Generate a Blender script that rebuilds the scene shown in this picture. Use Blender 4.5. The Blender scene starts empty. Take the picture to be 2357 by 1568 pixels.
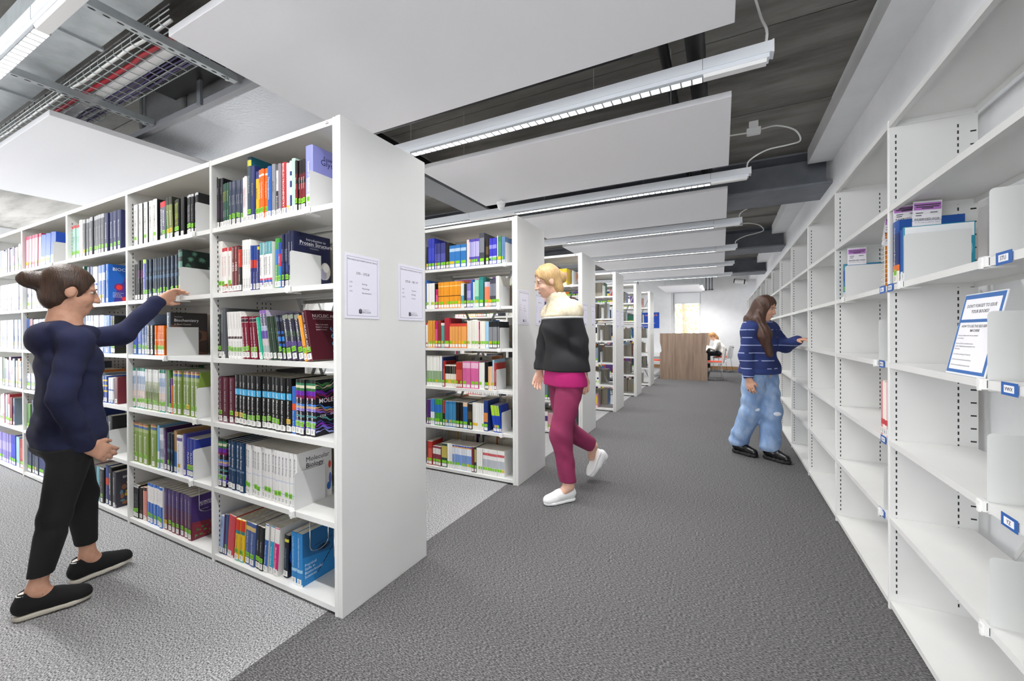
import bpy, math, random
import numpy as np
from mathutils import Vector, Matrix

# ------------------------------------------------------------------ camera, world, exposure
scene = bpy.context.scene
COL = scene.collection
cam_data = bpy.data.cameras.new('camera')
cam = bpy.data.objects.new('camera', cam_data)
COL.objects.link(cam)
FOC, YAW, PIT, ROL = 940.187, math.radians(27.027), math.radians(-0.149), math.radians(-0.25)
cam_data.sensor_fit = 'HORIZONTAL'
cam_data.sensor_width = 36.0
cam_data.lens = FOC / 2357.0 * 36.0
cam_data.shift_x = -(1181.35 - 1178.5) / 2357.0
cam_data.shift_y = (769.15 - 784.0) / 2357.0
cam_data.clip_start = 0.05
cam_data.clip_end = 200
fw = Vector((-math.sin(YAW) * math.cos(PIT), math.cos(YAW) * math.cos(PIT), math.sin(PIT)))
r0 = Vector((math.cos(YAW), math.sin(YAW), 0))
u0 = r0.cross(fw)
rr = r0 * math.cos(ROL) + u0 * math.sin(ROL)
uu = u0 * math.cos(ROL) - r0 * math.sin(ROL)
cam.matrix_world = Matrix(((rr.x, uu.x, -fw.x, 0), (rr.y, uu.y, -fw.y, 0), (rr.z, uu.z, -fw.z, 1.2422), (0, 0, 0, 1)))
scene.camera = cam

world = bpy.data.worlds.new('world')
scene.world = world
world.use_nodes = True
wn = world.node_tree
bg = wn.nodes['Background']
bg.inputs['Color'].default_value = (0.955, 0.98, 1.0, 1)
bg.inputs['Strength'].default_value = 5.5

LED_STRENGTH = 8.0
LAMP_WATT, LAMP_SPREAD = 20.0, math.radians(140)
scene.view_settings.view_transform = 'Standard'
scene.view_settings.look = 'None'
scene.view_settings.gamma = 1.0
scene.view_settings.use_curve_mapping = False
scene.view_settings.exposure = 0.46
scene.cycles.max_bounces = 5
scene.cycles.diffuse_bounces = 4
scene.cycles.glossy_bounces = 2
scene.cycles.transmission_bounces = 4
scene.cycles.caustics_reflective = False
scene.cycles.caustics_refractive = False
scene.cycles.sample_clamp_indirect = 6.0
scene.cycles.use_denoising = True
scene.cycles.use_adaptive_sampling = True
scene.cycles.adaptive_threshold = 0.08

rnd = random.Random(7)

# ------------------------------------------------------------------ helpers
def lin(h):
    h = h.lstrip('#')
    out = []
    for i in (0, 2, 4):
        v = int(h[i:i + 2], 16) / 255.0
        out.append(v / 12.92 if v <= 0.04045 else ((v + 0.055) / 1.055) ** 2.4)
    return tuple(out)

MATS = {}
def mat(name, color='#ffffff', rough=0.5, metal=0.0, emit=0.0, attr=False, noise=None, bump=None, spec=0.5, coat=0.0, trans=0.0):
    """noise=(scale xyz, colour2, lo, hi, detail)  bump=(scale, strength)"""
    if name in MATS:
        return MATS[name]
    m = bpy.data.materials.new(name)
    m.use_nodes = True
    nt = m.node_tree
    p = nt.nodes['Principled BSDF']
    p.inputs['Roughness'].default_value = rough
    p.inputs['Metallic'].default_value = metal
    p.inputs['Specular IOR Level'].default_value = spec
    p.inputs['Coat Weight'].default_value = coat
    if trans:
        p.inputs['Transmission Weight'].default_value = trans
    c = lin(color) + (1,)
    p.inputs['Base Color'].default_value = c
    tc = None
    def coords(scale):
        nonlocal tc
        if tc is None:
            tc = nt.nodes.new('ShaderNodeTexCoord')
        mp = nt.nodes.new('ShaderNodeMapping')
        mp.inputs['Scale'].default_value = scale if isinstance(scale, tuple) else (scale,) * 3
        nt.links.new(tc.outputs['Object'], mp.inputs['Vector'])
        return mp.outputs['Vector']
    src = None
    if attr:
        a = nt.nodes.new('ShaderNodeAttribute')
        a.attribute_name = 'Col'
        src = a.outputs['Color']
        nt.links.new(src, p.inputs['Base Color'])
    if noise:
        sc, c2, lo, hi, det = noise
        n = nt.nodes.new('ShaderNodeTexNoise')
        n.inputs['Scale'].default_value = 1.0
        n.inputs['Detail'].default_value = det
        n.inputs['Roughness'].default_value = 0.6
        nt.links.new(coords(sc), n.inputs['Vector'])
        r = nt.nodes.new('ShaderNodeMapRange')
        r.inputs['From Min'].default_value = lo
        r.inputs['From Max'].default_value = hi
        nt.links.new(n.outputs['Fac'], r.inputs['Value'])
        mx = nt.nodes.new('ShaderNodeMix')
        mx.data_type = 'RGBA'
        nt.links.new(r.outputs['Result'], mx.inputs['Factor'])
        mx.inputs['A'].default_value = c
        if src:
            nt.links.new(src, mx.inputs['A'])
        mx.inputs['B'].default_value = lin(c2) + (1,)
        nt.links.new(mx.outputs['Result'], p.inputs['Base Color'])
    if bump:
        n2 = nt.nodes.new('ShaderNodeTexNoise')
        n2.inputs['Scale'].default_value = 1.0
        n2.inputs['Detail'].default_value = 3.0
        nt.links.new(coords(bump[0]), n2.inputs['Vector'])
        b = nt.nodes.new('ShaderNodeBump')
        b.inputs['Strength'].default_value = bump[1]
        b.inputs['Distance'].default_value = bump[2] if len(bump) > 2 else 0.004
        nt.links.new(n2.outputs['Fac'], b.inputs['Height'])
        nt.links.new(b.outputs['Normal'], p.inputs['Normal'])
    if emit:
        p.inputs['Emission Color'].default_value = c
        p.inputs['Emission Strength'].default_value = emit
    MATS[name] = m
    return m

class MB:
    """collects polygons; build() links them as one mesh object"""
    def __init__(self):
        self.v, self.f, self.c = [], [], []
    def poly(self, pts, col=None):
        i = len(self.v)
        self.v.extend(tuple(p) for p in pts)
        self.f.append(tuple(range(i, i + len(pts))))
        self.c.append(col)
    def box(self, x0, y0, z0, x1, y1, z1, col=None):
        i = len(self.v)
        self.v.extend([(x0, y0, z0), (x1, y0, z0), (x1, y1, z0), (x0, y1, z0), (x0, y0, z1), (x1, y0, z1), (x1, y1, z1), (x0, y1, z1)])
        for q in ((0, 3, 2, 1), (4, 5, 6, 7), (0, 1, 5, 4), (1, 2, 6, 5), (2, 3, 7, 6), (3, 0, 4, 7)):
            self.f.append(tuple(i + a for a in q))
            self.c.append(col)
        return self
    def tube(self, path, r, n=8, col=None, caps=True):
        path = [Vector(p) for p in path]
        rings = []
        up = Vector((0, 0, 1))
        for k, p in enumerate(path):
            a = path[max(k - 1, 0)]
            b = path[min(k + 1, len(path) - 1)]
            d = (b - a).normalized()
            ref = up if abs(d.dot(up)) < 0.95 else Vector((1, 0, 0))
            s = d.cross(ref).normalized()
            t = s.cross(d)
            rad = r[k] if isinstance(r, (list, tuple)) else r
            i = len(self.v)
            for j in range(n):
                w = 2 * math.pi * j / n
                self.v.append(tuple(p + (s * math.cos(w) + t * math.sin(w)) * rad))
            rings.append(i)
        for a, b in zip(rings, rings[1:]):
            for j in range(n):
                self.f.append((a + j, a + (j + 1) % n, b + (j + 1) % n, b + j))
                self.c.append(col)
        if caps:
            self.f.append(tuple(rings[0] + j for j in reversed(range(n))))
            self.f.append(tuple(rings[-1] + j for j in range(n)))
            self.c += [col, col]
        return self
    def prism(self, pts, d, col=None):
        """closed polygon pts (3-D, planar) swept by vector d"""
        d = Vector(d)
        i = len(self.v)
        n = len(pts)
        self.v.extend(tuple(p) for p in pts)
        self.v.extend(tuple(Vector(p) + d) for p in pts)
        self.f.append(tuple(i + k for k in reversed(range(n))))
        self.f.append(tuple(i + n + k for k in range(n)))
        self.c += [col, col]
        for k in range(n):
            self.f.append((i + k, i + (k + 1) % n, i + n + (k + 1) % n, i + n + k))
            self.c.append(col)
        return self
    def lathe(self, prof, cx, cy, n=16, col=None):
        rings = []
        for (r, z) in prof:
            i = len(self.v)
            for j in range(n):
                w = 2 * math.pi * j / n
                self.v.append((cx + r * math.cos(w), cy + r * math.sin(w), z))
            rings.append(i)
        for a, b in zip(rings, rings[1:]):
            for j in range(n):
                self.f.append((a + j, a + (j + 1) % n, b + (j + 1) % n, b + j))
                self.c.append(col)
        return self
    def mesh(self, name, m, smooth=False):
        me = bpy.data.meshes.new(name)
        me.from_pydata(self.v, [], self.f)
        if any(c is not None for c in self.c):
            at = me.color_attributes.new('Col', 'FLOAT_COLOR', 'CORNER')
            buf = []
            for f, c in zip(self.f, self.c):
                q = (lin(c) if isinstance(c, str) else (c or (1, 1, 1))) + (1.0,)
                buf.extend(q * len(f))
            at.data.foreach_set('color', buf)
        if m:
            me.materials.append(m)
        if smooth:
            me.polygons.foreach_set('use_smooth', [True] * len(me.polygons))
        me.update()
        return me
    def build(self, name, m, parent=None, smooth=False, loc=None):
        return link(name, self.mesh(name, m, smooth), parent, loc)

def link(name, data, parent=None, loc=None, rot=None, scale=None):
    o = bpy.data.objects.new(name, data)
    COL.objects.link(o)
    if parent is not None:
        o.parent = parent
    if loc is not None:
        o.location = loc
    if rot is not None:
        o.rotation_euler = rot
    if scale is not None:
        o.scale = scale
    return o

def tag(o, label, cat, group=None, kind=None):
    o['label'] = label
    o['category'] = cat
    if group:
        o['group'] = group
    if kind:
        o['kind'] = kind
    return o

def thing(name, label, cat, loc=(0, 0, 0), rotz=0.0, group=None):
    o = link(name, None, None, loc, (0, 0, rotz))
    o.empty_display_size = 0.1
    return tag(o, label, cat, group)

def struct(o):
    o['kind'] = 'structure'
    return o

def bevel(o, w=0.002, seg=2):
    b = o.modifiers.new('edge', 'BEVEL')
    b.width = w
    b.segments = seg
    b.limit_method = 'ANGLE'
    return o

_text = {}
TXT_SCENE = bpy.data.scenes.new('lettering_workshop')
def text_mesh(s, offset=0.0):
    """flat lettering, cap height about 0.7, origin at its lower middle"""
    k = (s, offset)
    if k in _text:
        return _text[k]
    cu = bpy.data.curves.new('lettering', 'FONT')
    cu.body = s
    cu.size = 1.0
    cu.align_x = 'CENTER'
    cu.resolution_u = 2
    cu.offset = offset
    cu.fill_mode = 'FRONT'
    ob = bpy.data.objects.new('lettering_source', cu)
    TXT_SCENE.collection.objects.link(ob)
    vl = TXT_SCENE.view_layers[0]
    vl.update()
    me = bpy.data.meshes.new_from_object(ob.evaluated_get(vl.depsgraph))
    bpy.data.objects.remove(ob)
    xs = [v.co.x for v in me.vertices] or [0, 1]
    w = max(xs) - min(xs)
    _text[k] = (me, w)
    return _text[k]

_textm = {}
def put_text(s, parent, origin, right, up, height, maxw, m, name='lettering', offset=0.0, align='C'):
    """origin: middle of the baseline, in the parent's frame; height: letter size"""
    offset = min(offset, .006)
    me, w = text_mesh(s, offset)
    key = (s, offset, m.name)
    if key not in _textm:
        c = me.copy()
        c.materials.clear()
        c.materials.append(m)
        _textm[key] = c
    size = min(height / 0.72, maxw / max(w, 1e-3))
    right, up = Vector(right).normalized(), Vector(up).normalized()
    n = right.cross(up)
    o = Vector(origin)
    if align == 'L':
        o = o + right * (w * size / 2)
    if align == 'R':
        o = o - right * (w * size / 2)
    ob = bpy.data.objects.new(name, _textm[key])
    COL.objects.link(ob)
    ob.parent = parent
    M = Matrix(((right.x, up.x, n.x, o.x), (right.y, up.y, n.y, o.y), (right.z, up.z, n.z, o.z), (0, 0, 0, 1)))
    ob.matrix_local = M @ Matrix.Diagonal((size, size, size, 1))
    return ob

# ------------------------------------------------------------------ materials
M_shelf = mat('shelf_paint', '#e6e6e4', 0.4, noise=((3, 3, 3), '#e0e0de', .3, .7, 2))
M_panel = mat('end_panel_paint', '#dededc', 0.42, noise=((2, 2, 2), '#d8d8d6', .3, .7, 2))
M_wall = mat('wall_paint', '#f1f2f4', 0.75, noise=((5, 5, 5), '#ebecee', .3, .7, 3), bump=((120, 120, 120), .05))
M_raft = mat('acoustic_raft', '#f6f6fa', 0.8, bump=((300, 300, 300), .05))
M_conc = mat('board_marked_concrete', '#928f8a', 0.85, noise=((0.9, 4, 4), '#4f4c48', .42, .74, 9), bump=((4, 26, 26), .35, .01))
M_dark = mat('dark_grey_steel', '#7d8088', 0.6, noise=((4, 4, 4), '#70737b', .3, .7, 2))
M_black = mat('black_plastic', '#17181a', 0.45)
M_slot = mat('slot_black', '#26272a', 0.8)
M_galv = mat('galvanised_steel', '#b9bec0', 0.4, metal=0.35, noise=((9, 9, 9), '#a2a8aa', .35, .7, 4))
M_foil = mat('foil_insulation', '#c4c6cb', 0.42, metal=0.4, bump=((60, 60, 60), .5, .006))
M_alu = mat('white_aluminium', '#eff3f9', 0.35)
M_led = mat('led_cell', '#fffdfa', 0.5, emit=LED_STRENGTH)
M_led.cycles.emission_sampling = 'NONE'
M_chrome = mat('chrome', '#cfd2d6', 0.18, metal=1.0)
M_paper = mat('paper', '#f3f2f7', 0.75)
M_paperb = mat('paper_lilac', '#e3e1ee', 0.6)
M_ink = mat('ink', '#3a3b42', 0.7)
M_inkw = mat('white_ink', '#f4f2ee', 0.6)
M_cover = mat('book_cover', '#ffffff', 0.4, spec=.35, attr=True, bump=((900, 900, 900), .03))
M_page = mat('book_pages', '#e9e4d6', 0.85, noise=((30, 30, 700), '#d4cdbb', .4, .6, 1))
M_print = mat('printed_colour', '#ffffff', 0.5, attr=True)
M_plate = mat('bookend_steel', '#dddedd', 0.42)
M_clip = mat('bookend_clip', '#eeeeec', 0.4)
M_wood = mat('oak_laminate', '#a48d7b', 0.5, noise=((14, 14, 1.1), '#7f6a5b', .38, .72, 6))
M_oak = mat('oak_skirting', '#b08a60', 0.5, noise=((2, 30, 30), '#96724c', .3, .7, 4))
M_orange = mat('seat_orange', '#d9481c', 0.8)
M_whiteplas = mat('white_plastic', '#f0f0f0', 0.35)
M_cable = mat('cable_white', '#e6e6e4', 0.5)
M_red = mat('cable_red', '#c01f33', 0.5)
M_purple = mat('cable_purple', '#5a4c86', 0.5)
M_blue = mat('label_blue', '#2f62ad', 0.5)
M_sky = mat('window_glass', '#ffffff', 0.02, trans=1.0, spec=0.3)

def carpet(name, base, dark, light, sx, sy, mid):
    m = bpy.data.materials.new(name)
    m.use_nodes = True
    nt = m.node_tree
    p = nt.nodes['Principled BSDF']
    p.inputs['Roughness'].default_value = 0.95
    p.inputs['Specular IOR Level'].default_value = 0.15
    tc = nt.nodes.new('ShaderNodeTexCoord')
    mp = nt.nodes.new('ShaderNodeMapping')
    mp.inputs['Scale'].default_value = (sx, sy, 50)
    nt.links.new(tc.outputs['Object'], mp.inputs['Vector'])
    n = nt.nodes.new('ShaderNodeTexNoise')
    n.inputs['Scale'].default_value = 1
    n.inputs['Detail'].default_value = 2
    n.inputs['Roughness'].default_value = 0.6
    nt.links.new(mp.outputs['Vector'], n.inputs['Vector'])
    cr = nt.nodes.new('ShaderNodeValToRGB')
    cr.color_ramp.elements[0].position = 0.36
    cr.color_ramp.elements[0].color = lin(dark) + (1,)
    cr.color_ramp.elements[1].position = 0.66
    cr.color_ramp.elements[1].color = lin(light) + (1,)
    e = cr.color_ramp.elements.new(mid)
    e.color = lin(base) + (1,)
    nt.links.new(n.outputs['Fac'], cr.inputs['Fac'])
    big = nt.nodes.new('ShaderNodeTexNoise')
    big.inputs['Scale'].default_value = 1.3
    big.inputs['Detail'].default_value = 2
    nt.links.new(tc.outputs['Object'], big.inputs['Vector'])
    mr = nt.nodes.new('ShaderNodeMapRange')
    mr.inputs['To Min'].default_value = 0.93
    mr.inputs['To Max'].default_value = 1.07
    nt.links.new(big.outputs['Fac'], mr.inputs['Value'])
    mx = nt.nodes.new('ShaderNodeVectorMath')
    mx.operation = 'SCALE'
    nt.links.new(cr.outputs['Color'], mx.inputs[0])
    nt.links.new(mr.outputs['Result'], mx.inputs['Scale'])
    nt.links.new(mx.outputs['Vector'], p.inputs['Base Color'])
    b = nt.nodes.new('ShaderNodeBump')
    b.inputs['Strength'].default_value = 0.25
    b.inputs['Distance'].default_value = 0.003
    nt.links.new(n.outputs['Fac'], b.inputs['Height'])
    nt.links.new(b.outputs['Normal'], p.inputs['Normal'])
    return m
M_carpet_dark = carpet('carpet_charcoal', '#5f5e5f', '#3d3c3d', '#888787', 90, 260, 0.5)
M_carpet_light = carpet('carpet_light_grey', '#9b9b9c', '#505052', '#d2d2d3', 170, 170, 0.5)

# ------------------------------------------------------------------ structure
XL, XR, YB, YN, ZC_, XE = -11.0, 0.985, 15.2, -4.5, 3.1, -1.471
XC = -1.575                                   # where the two carpets meet
f1 = MB().box(XC, YN, -0.06, XR + .2, YB, 0.0).build('floor', M_carpet_dark)
struct(f1)['label'] = 'charcoal carpet of the main aisle'
f2 = MB().box(XL, YN, -0.06, XC, YB, 0.0).build('floor.001', M_carpet_light)
struct(f2)['label'] = 'light grey speckled carpet between the bookcases'
ceil = struct(MB().box(XL, YN, ZC_ + .012, XR + .2, YB, 3.3).build('ceiling', M_conc))
y = YN
k = 0
edges = [YN, -3.2, -2.0, -0.8, 0.4, 1.65, 2.92, 4.02, 5.2, 6.4, 7.6, 8.8, 10.0, 11.2, 12.4, 13.6, YB]
for a, b in zip(edges, edges[1:]):
    dz = (0.0, 0.012, 0.004)[k % 3]
    k += 1
    MB().box(XL, a + .007, ZC_ - dz, XR + .15, b - .007, ZC_ + .014).build('concrete_plank', M_conc, ceil)
wr = struct(MB().box(XR, YN, 0, XR + .15, YB, 3.1).build('wall_right', M_wall))

# far wall: one window, plus unseen openings added to brighten the far end
WX0, WX1, WZ0, WZ1 = -1.50, -0.63, 0.85, 2.62
wb = MB()
wb.box(-3.4, YB, 0, WX0, YB + .3, 3.1)
wb.box(XL, YB, 0, -3.4, YB + .3, WZ0).box(XL, YB, WZ1, -3.4, YB + .3, 3.1)
for i in range(5):  # piers between the added openings, hidden behind the bookcases
    wb.box(XL + i * 1.7, YB, WZ0, XL + i * 1.7 + .5, YB + .3, WZ1)
wb.box(WX1, YB, 0, XR + .15, YB + .3, 3.1)
wb.box(WX0, YB, 0, WX1, YB + .3, WZ0)
wb.box(WX0, YB, WZ1, WX1, YB + .3, 3.1)
struct(wb.build('wall_back', M_wall))
sb = MB().box(XL, YB - .018, 0, XR, YB, .11).build('baseboard_back', M_oak)
struct(sb)
win = struct(link('window_1', None, None, (0, 0, 0)))
fr = MB()
fy = YB + .12
fr.box(WX0, fy, WZ0, WX0 + .05, fy + .07, WZ1).box(WX1 - .05, fy, WZ0, WX1, fy + .07, WZ1)
fr.box(WX0 + .05, fy, WZ0, WX1 - .05, fy + .07, WZ0 + .06).box(WX0 + .05, fy, WZ1 - .06, WX1 - .05, fy + .07, WZ1)
fr.build('window_frame', M_whiteplas, win)
MB().box(WX0 + .05, fy + .03, WZ0 + .06, WX1 - .05, fy + .038, WZ1 - .06).build('pane', M_sky, win)
MB().box(WX0 - .01, YB - .03, WZ0 - .03, WX1 + .01, fy, WZ0).build('window_sill', M_whiteplas, win)
rb = MB().box(WX0 + .02, YB + .05, 2.24, WX1 - .02, YB + .056, WZ1 - .02)
rb.tube([(WX0 + .02, YB + .053, 2.236), (WX1 - .02, YB + .053, 2.236)], .012, 8)
rb.build('roller_blind', mat('blind_fabric', '#eef0f2', .8), win)
# wall strip beside the window
struct(MB().box(-1.62, YB - .03, .11, -1.56, YB, 2.62).build('trim_1', M_whiteplas))
# unseen walls behind the photographer and along the rows, opened wide to admit daylight
wn_ = MB()
wn_.box(XL, YN - .2, 0, XR + .15, YN, .3).box(XL, YN - .2, 2.95, XR + .15, YN, 3.1)
for i in range(7):
    xa = XL + i * (XR + .15 - XL - .2) / 6
    wn_.box(xa, YN - .2, .3, xa + .2, YN, 2.95)
struct(wn_.build('wall_near', M_wall))
wl_ = MB()
wl_.box(XL - .2, YN, 0, XL, YB, .3).box(XL - .2, YN, 2.95, XL, YB, 3.1)
for i in range(9):
    ya = YN + i * (YB - YN - .2) / 8
    wl_.box(XL - .2, ya, .3, XL, ya + .2, 2.95)
struct(wl_.build('wall_left', M_wall))

# boxed-in bulkheads along the right wall, between the steel beams
BEAMS = [1.75, 5.05, 8.35, 11.65]
seg = [(YN, 5.05)] + [(a + .6, b) for a, b in zip(BEAMS[1:], BEAMS[2:] + [YB + 0.2])]
for i, (a, b) in enumerate(seg):
    o = MB().box(.78, a, 2.94, XR, min(b, YB), ZC_ - .004).build('trim_%d' % (i + 2), M_wall)
    struct(o)
ordw = ['first', 'second', 'third', 'fourth', 'fifth', 'sixth', 'seventh', 'eighth', 'ninth', 'tenth', 'eleventh', 'twelfth', 'thirteenth', 'fourteenth', 'fifteenth', 'sixteenth']
for i, yb in enumerate(BEAMS[1:]):
    t = thing('steel_beam', '%s dark grey steel beam crossing above the aisle, counted from the coiled lamp cable' % ordw[i], 'beam', (0, yb, 0), group='steel ceiling beams')
    x0, x1 = -6.5, XR
    MB().box(x0, 0.0, 2.72, x1, .6, 2.745).build('bottom_flange', M_dark, t)
    MB().box(x0, .28, 2.745, x1, .32, 3.07).build('web', M_dark, t)
    MB().box(x0, .05, 3.07, x1, .55, 3.096).build('top_flange', M_dark, t)
t = thing('steel_beam', 'dark steel beam running along the rack ends beside the white ceiling rafts', 'beam', (0, 0, 0), group='steel ceiling beams')
MB().box(-2.95, 2.2, 2.80, -2.62, 5.04, 2.825).build('bottom_flange', mat('grey_flange', '#8f9196', .6), t)
MB().box(-2.80, 2.2, 2.825, -2.77, 5.04, 3.08).build('web', M_black, t)

# ------------------------------------------------------------------ ceiling rafts
def raft(x0, x1, y0, y1, label):
    t = thing('ceiling_raft', label, 'ceiling panel', ((x0 + x1) / 2, (y0 + y1) / 2, 2.6), group='suspended acoustic rafts')
    hx, hy = (x1 - x0) / 2, (y1 - y0) / 2
    bevel(MB().box(-hx, -hy, 0, hx, hy, .036).build('panel', M_raft, t), .003)
    for sx in (-.7, .7):
        for sy in (-.7, .7):
            MB().tube([(sx * hx, sy * hy, .03), (sx * hx, sy * hy, .485)], .0025, 6).build('hanger', M_galv, t)
rl = ['over the first bookcase', 'over the second bookcase', 'over the third bookcase', 'over the fourth bookcase', 'over the fifth bookcase', 'over the sixth bookcase']
for k in range(6):
    raft(-2.243, .055, .95 + 1.7237 * k, 2.045 + 1.7237 * k, 'large white acoustic ceiling raft hanging ' + rl[k] + ', aisle side')
for k in range(6):
    raft(-5.98, -3.69, .95 + 1.7237 * k, 2.045 + 1.7237 * k, 'white acoustic raft deeper along the rows, ' + rl[k])
raft(-1.69, -.56, 12.75, 15.05, 'small white raft above the window by the far wall')

# ------------------------------------------------------------------ linear lamps
def lamp(yc, label, first, x_end, sections, single):
    t = thing('linear_lamp', label, 'ceiling light', (x_end, yc, 2.575), group='linear ceiling lamps')
    xl = -7.6 - x_end
    bd = MB()
    bd.box(xl, -.034, .040, 0, .034, .095)
    bd.box(xl, -.030, .018, -.012, .030, .0395)
    bd.build('housing', M_alu, t)
    MB().box(0, -.034, .036, .008, .034, .098).build('end_cap', M_whiteplas, t)
    for a, b in sections:
        MB().box(b - x_end - .0012, -.0347, .0395, b - x_end + .0012, .0347, .0955).build('joint', M_dark, t)
    prev = 0 - .02
    for a, b in sections:
        blank = MB()
        blank.prism([(b - x_end + .003, -.027, .018), (b - x_end + .003, .027, .018), (b - x_end + .003, .020, .002), (b - x_end + .003, -.020, .002)], (prev - (b - x_end) - .006, 0, 0))
        prev = a - x_end
        blank.build('blank_cover', M_whiteplas, t)
    for a, b in sections:
        n = 37
        p = (b - a) / n
        fr_ = MB()
        fr_.box(a - x_end, -.027, .004, b - x_end, -.0235, .018).box(a - x_end, .0235, .004, b - x_end, .027, .018)
        for i in range(n + 1):
            fr_.box(a - x_end + i * p - .0045, -.0235, .004, a - x_end + i * p + .0045, .0235, .018)
        fr_.build('louvre', mat('louvre_grey', '#a9acb0', .5), t)
        ld = bpy.data.lights.new('lamp_light', 'AREA')
        ld.shape = 'RECTANGLE'
        ld.size, ld.size_y = b - a, .046
        ld.energy = LAMP_WATT
        ld.spread = LAMP_SPREAD
        ld.color = (1.0, .995, .985)
        link('lamp_light', ld, t, ((a + b) / 2 - x_end, 0, .0035))
        if single and a > -2.2 or (yc < 1 and -5 < a < -2.2):
            cq = MB()
            cq.poly([(.0055, .021, 0), (p - .0055, .021, 0), (p - .0055, -.021, 0), (.0055, -.021, 0)])
            cm = cq.mesh('led_cell', M_led)
            for i in range(n):
                link('led_cell', cm, t, (a - x_end + i * p, 0, .007))
        else:
            c = MB()
            c.poly([(a - x_end + .003, .0232, .008), (b - x_end - .003, .0232, .008), (b - x_end - .003, -.0232, .008), (a - x_end + .003, -.0232, .008)])
            c.build('led_strip', M_led, t)
    for xx in (-.9, -2.3, -3.6):
        MB().tube([(xx, 0, .09), (xx, 0, .509)], .002, 6).build('suspension_wire', M_galv, t)
    return t
SEC = [(-2.06, -.085), (-4.64, -2.665), (-7.2, -5.24)]
ll = ['before the first bookcase, cut by the picture edge', 'between the first and second bookcases', 'between the second and third bookcases', 'between the third and fourth bookcases', 'between the fourth and fifth bookcases', 'between the fifth and sixth bookcases', 'past the sixth bookcase']
for k in range(7):
    lamp(2.39 + 1.7237 * (k - 1), 'slim white linear LED lamp hanging ' + ll[k], k == 0, .225, SEC, k == 1)

# lamp cables and junction plugs
def cable(pts, label):
    # smooth the path
    P = [Vector(p) for p in pts]
    out = []
    for i in range(len(P) - 1):
        a, b, c, d = P[max(i - 1, 0)], P[i], P[i + 1], P[min(i + 2, len(P) - 1)]
        for s in range(8):
            u = s / 8
            out.append(.5 * ((2 * b) + (c - a) * u + (2 * a - 5 * b + 4 * c - d) * u * u + (3 * b - a - 3 * c + d) * u ** 3))
    out.append(P[-1])
    o = MB().tube(out, .0065, 8).build('lamp_cable', M_cable, None, True)
    return tag(o, label, 'cable', 'lamp cables')
cable([(.2, 2.39, 2.672), (.205, 2.40, 2.75), (.19, 2.52, 2.9), (.165, 2.6, 3.086)], 'white lamp cable rising straight to the concrete at the first lamp end')
def loop(k):
    d = 1.7237 * k
    cable([(.2, 4.1137 + d, 2.672), (.22, 4.06 + d, 2.72), (.34, 4.03 + d, 2.77), (.50, 4.13 + d, 2.82), (.60, 4.21 + d, 2.87), (.55, 4.12 + d, 2.93), (.42, 4.06 + d, 2.97), (.315, 4.135 + d, 3.0)],
          'white looping cable from the %s lamp end to its plug' % ordw[k + 1])
    t = thing('junction_plug', 'clear white cable plug under the concrete above the %s lamp end' % ordw[k + 1], 'plug', (.25, 4.16 + d, 3.0), group='junction plugs')
    bevel(MB().box(-.05, -.03, -.025, .06, .03, .03).build('plug_body', M_whiteplas, t), .008)
    MB().box(-.03, -.022, .03, .04, .022, .086).build('socket', M_cable, t)
    MB().tube([(-.05, 0, 0), (-.5, .02, .03)], .007, 8).build('lead', M_cable, t)
for k in range(3):
    loop(k)

# ------------------------------------------------------------------ services above the rafts
def simple(name, mb, m, label, cat, smooth=False, group=None):
    return tag(mb.build(name, m, None, smooth), label, cat, group)
simple('service_pipe', MB().tube([(-.30, .3, 2.9), (-.30, 4.9, 2.9)], .03, 12), M_black, 'thin black service pipe above the gap between first and second raft', 'pipe', True, 'black service pipes')
simple('service_pipe', MB().tube([(-.13, .3, 2.88), (-.13, 4.9, 2.88)], .052, 14), M_black, 'thick black service pipe above the gap between first and second raft', 'pipe', True, 'black service pipes')
br = thing('black_rod', 'black rod running along the far edge of the first ceiling raft', 'rod', (0, 0, 0))
MB().tube([(-3.6, 2.22, 2.72), (-.42, 2.22, 2.72), (-.405, 2.22, 2.735)], .014, 10).build('rod', M_black, br, True)
for xx in (-3.2, -1.6):
    MB().tube([(xx, 2.22, 2.72), (xx, 2.22, 3.087)], .003, 6).build('hanger', M_black, br)

def channel(x, y0_, y1_, z, label):
    t = thing('slotted_channel', label, 'channel', (x, y0_, z), group='slotted steel channels')
    L = y1_ - y0_
    b = MB()
    b.box(-.021, 0, 0, .021, L, .002)
    b.box(-.021, 0, .002, -.019, L, .041)
    b.box(.019, 0, .002, .021, L, .041)
    b.build('channel_body', M_galv, t)
    s = MB()
    n = int(L / .05)
    for i in range(n):
        yy = .02 + i * .05
        ring = []
        for j in range(12):
            w = 2 * math.pi * j / 12
            ring.append((.006 * math.cos(w), yy + .014 + .014 * math.sin(w), -.0006))
        s.prism(ring, (0, 0, .0005))
    o = s.build('slots', M_slot, t)
    o['kind'] = 'stuff'
    for yy in (.05, L - .05):
        MB().tube([(0, yy, .0), (0, yy, ZC_ - z - .013)], .005, 8).build('threaded_rod', M_galv, t)
        MB().tube([(0, yy, -.012), (0, yy, 0)], .011, 6).build('nut', M_galv, t)
channel(-2.53, .3, 1.40, 2.715, 'slotted galvanised channel along the edge of the big white raft')
channel(-3.57, .3, 1.42, 2.715, 'slotted galvanised channel beyond the wire cable tray')

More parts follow.
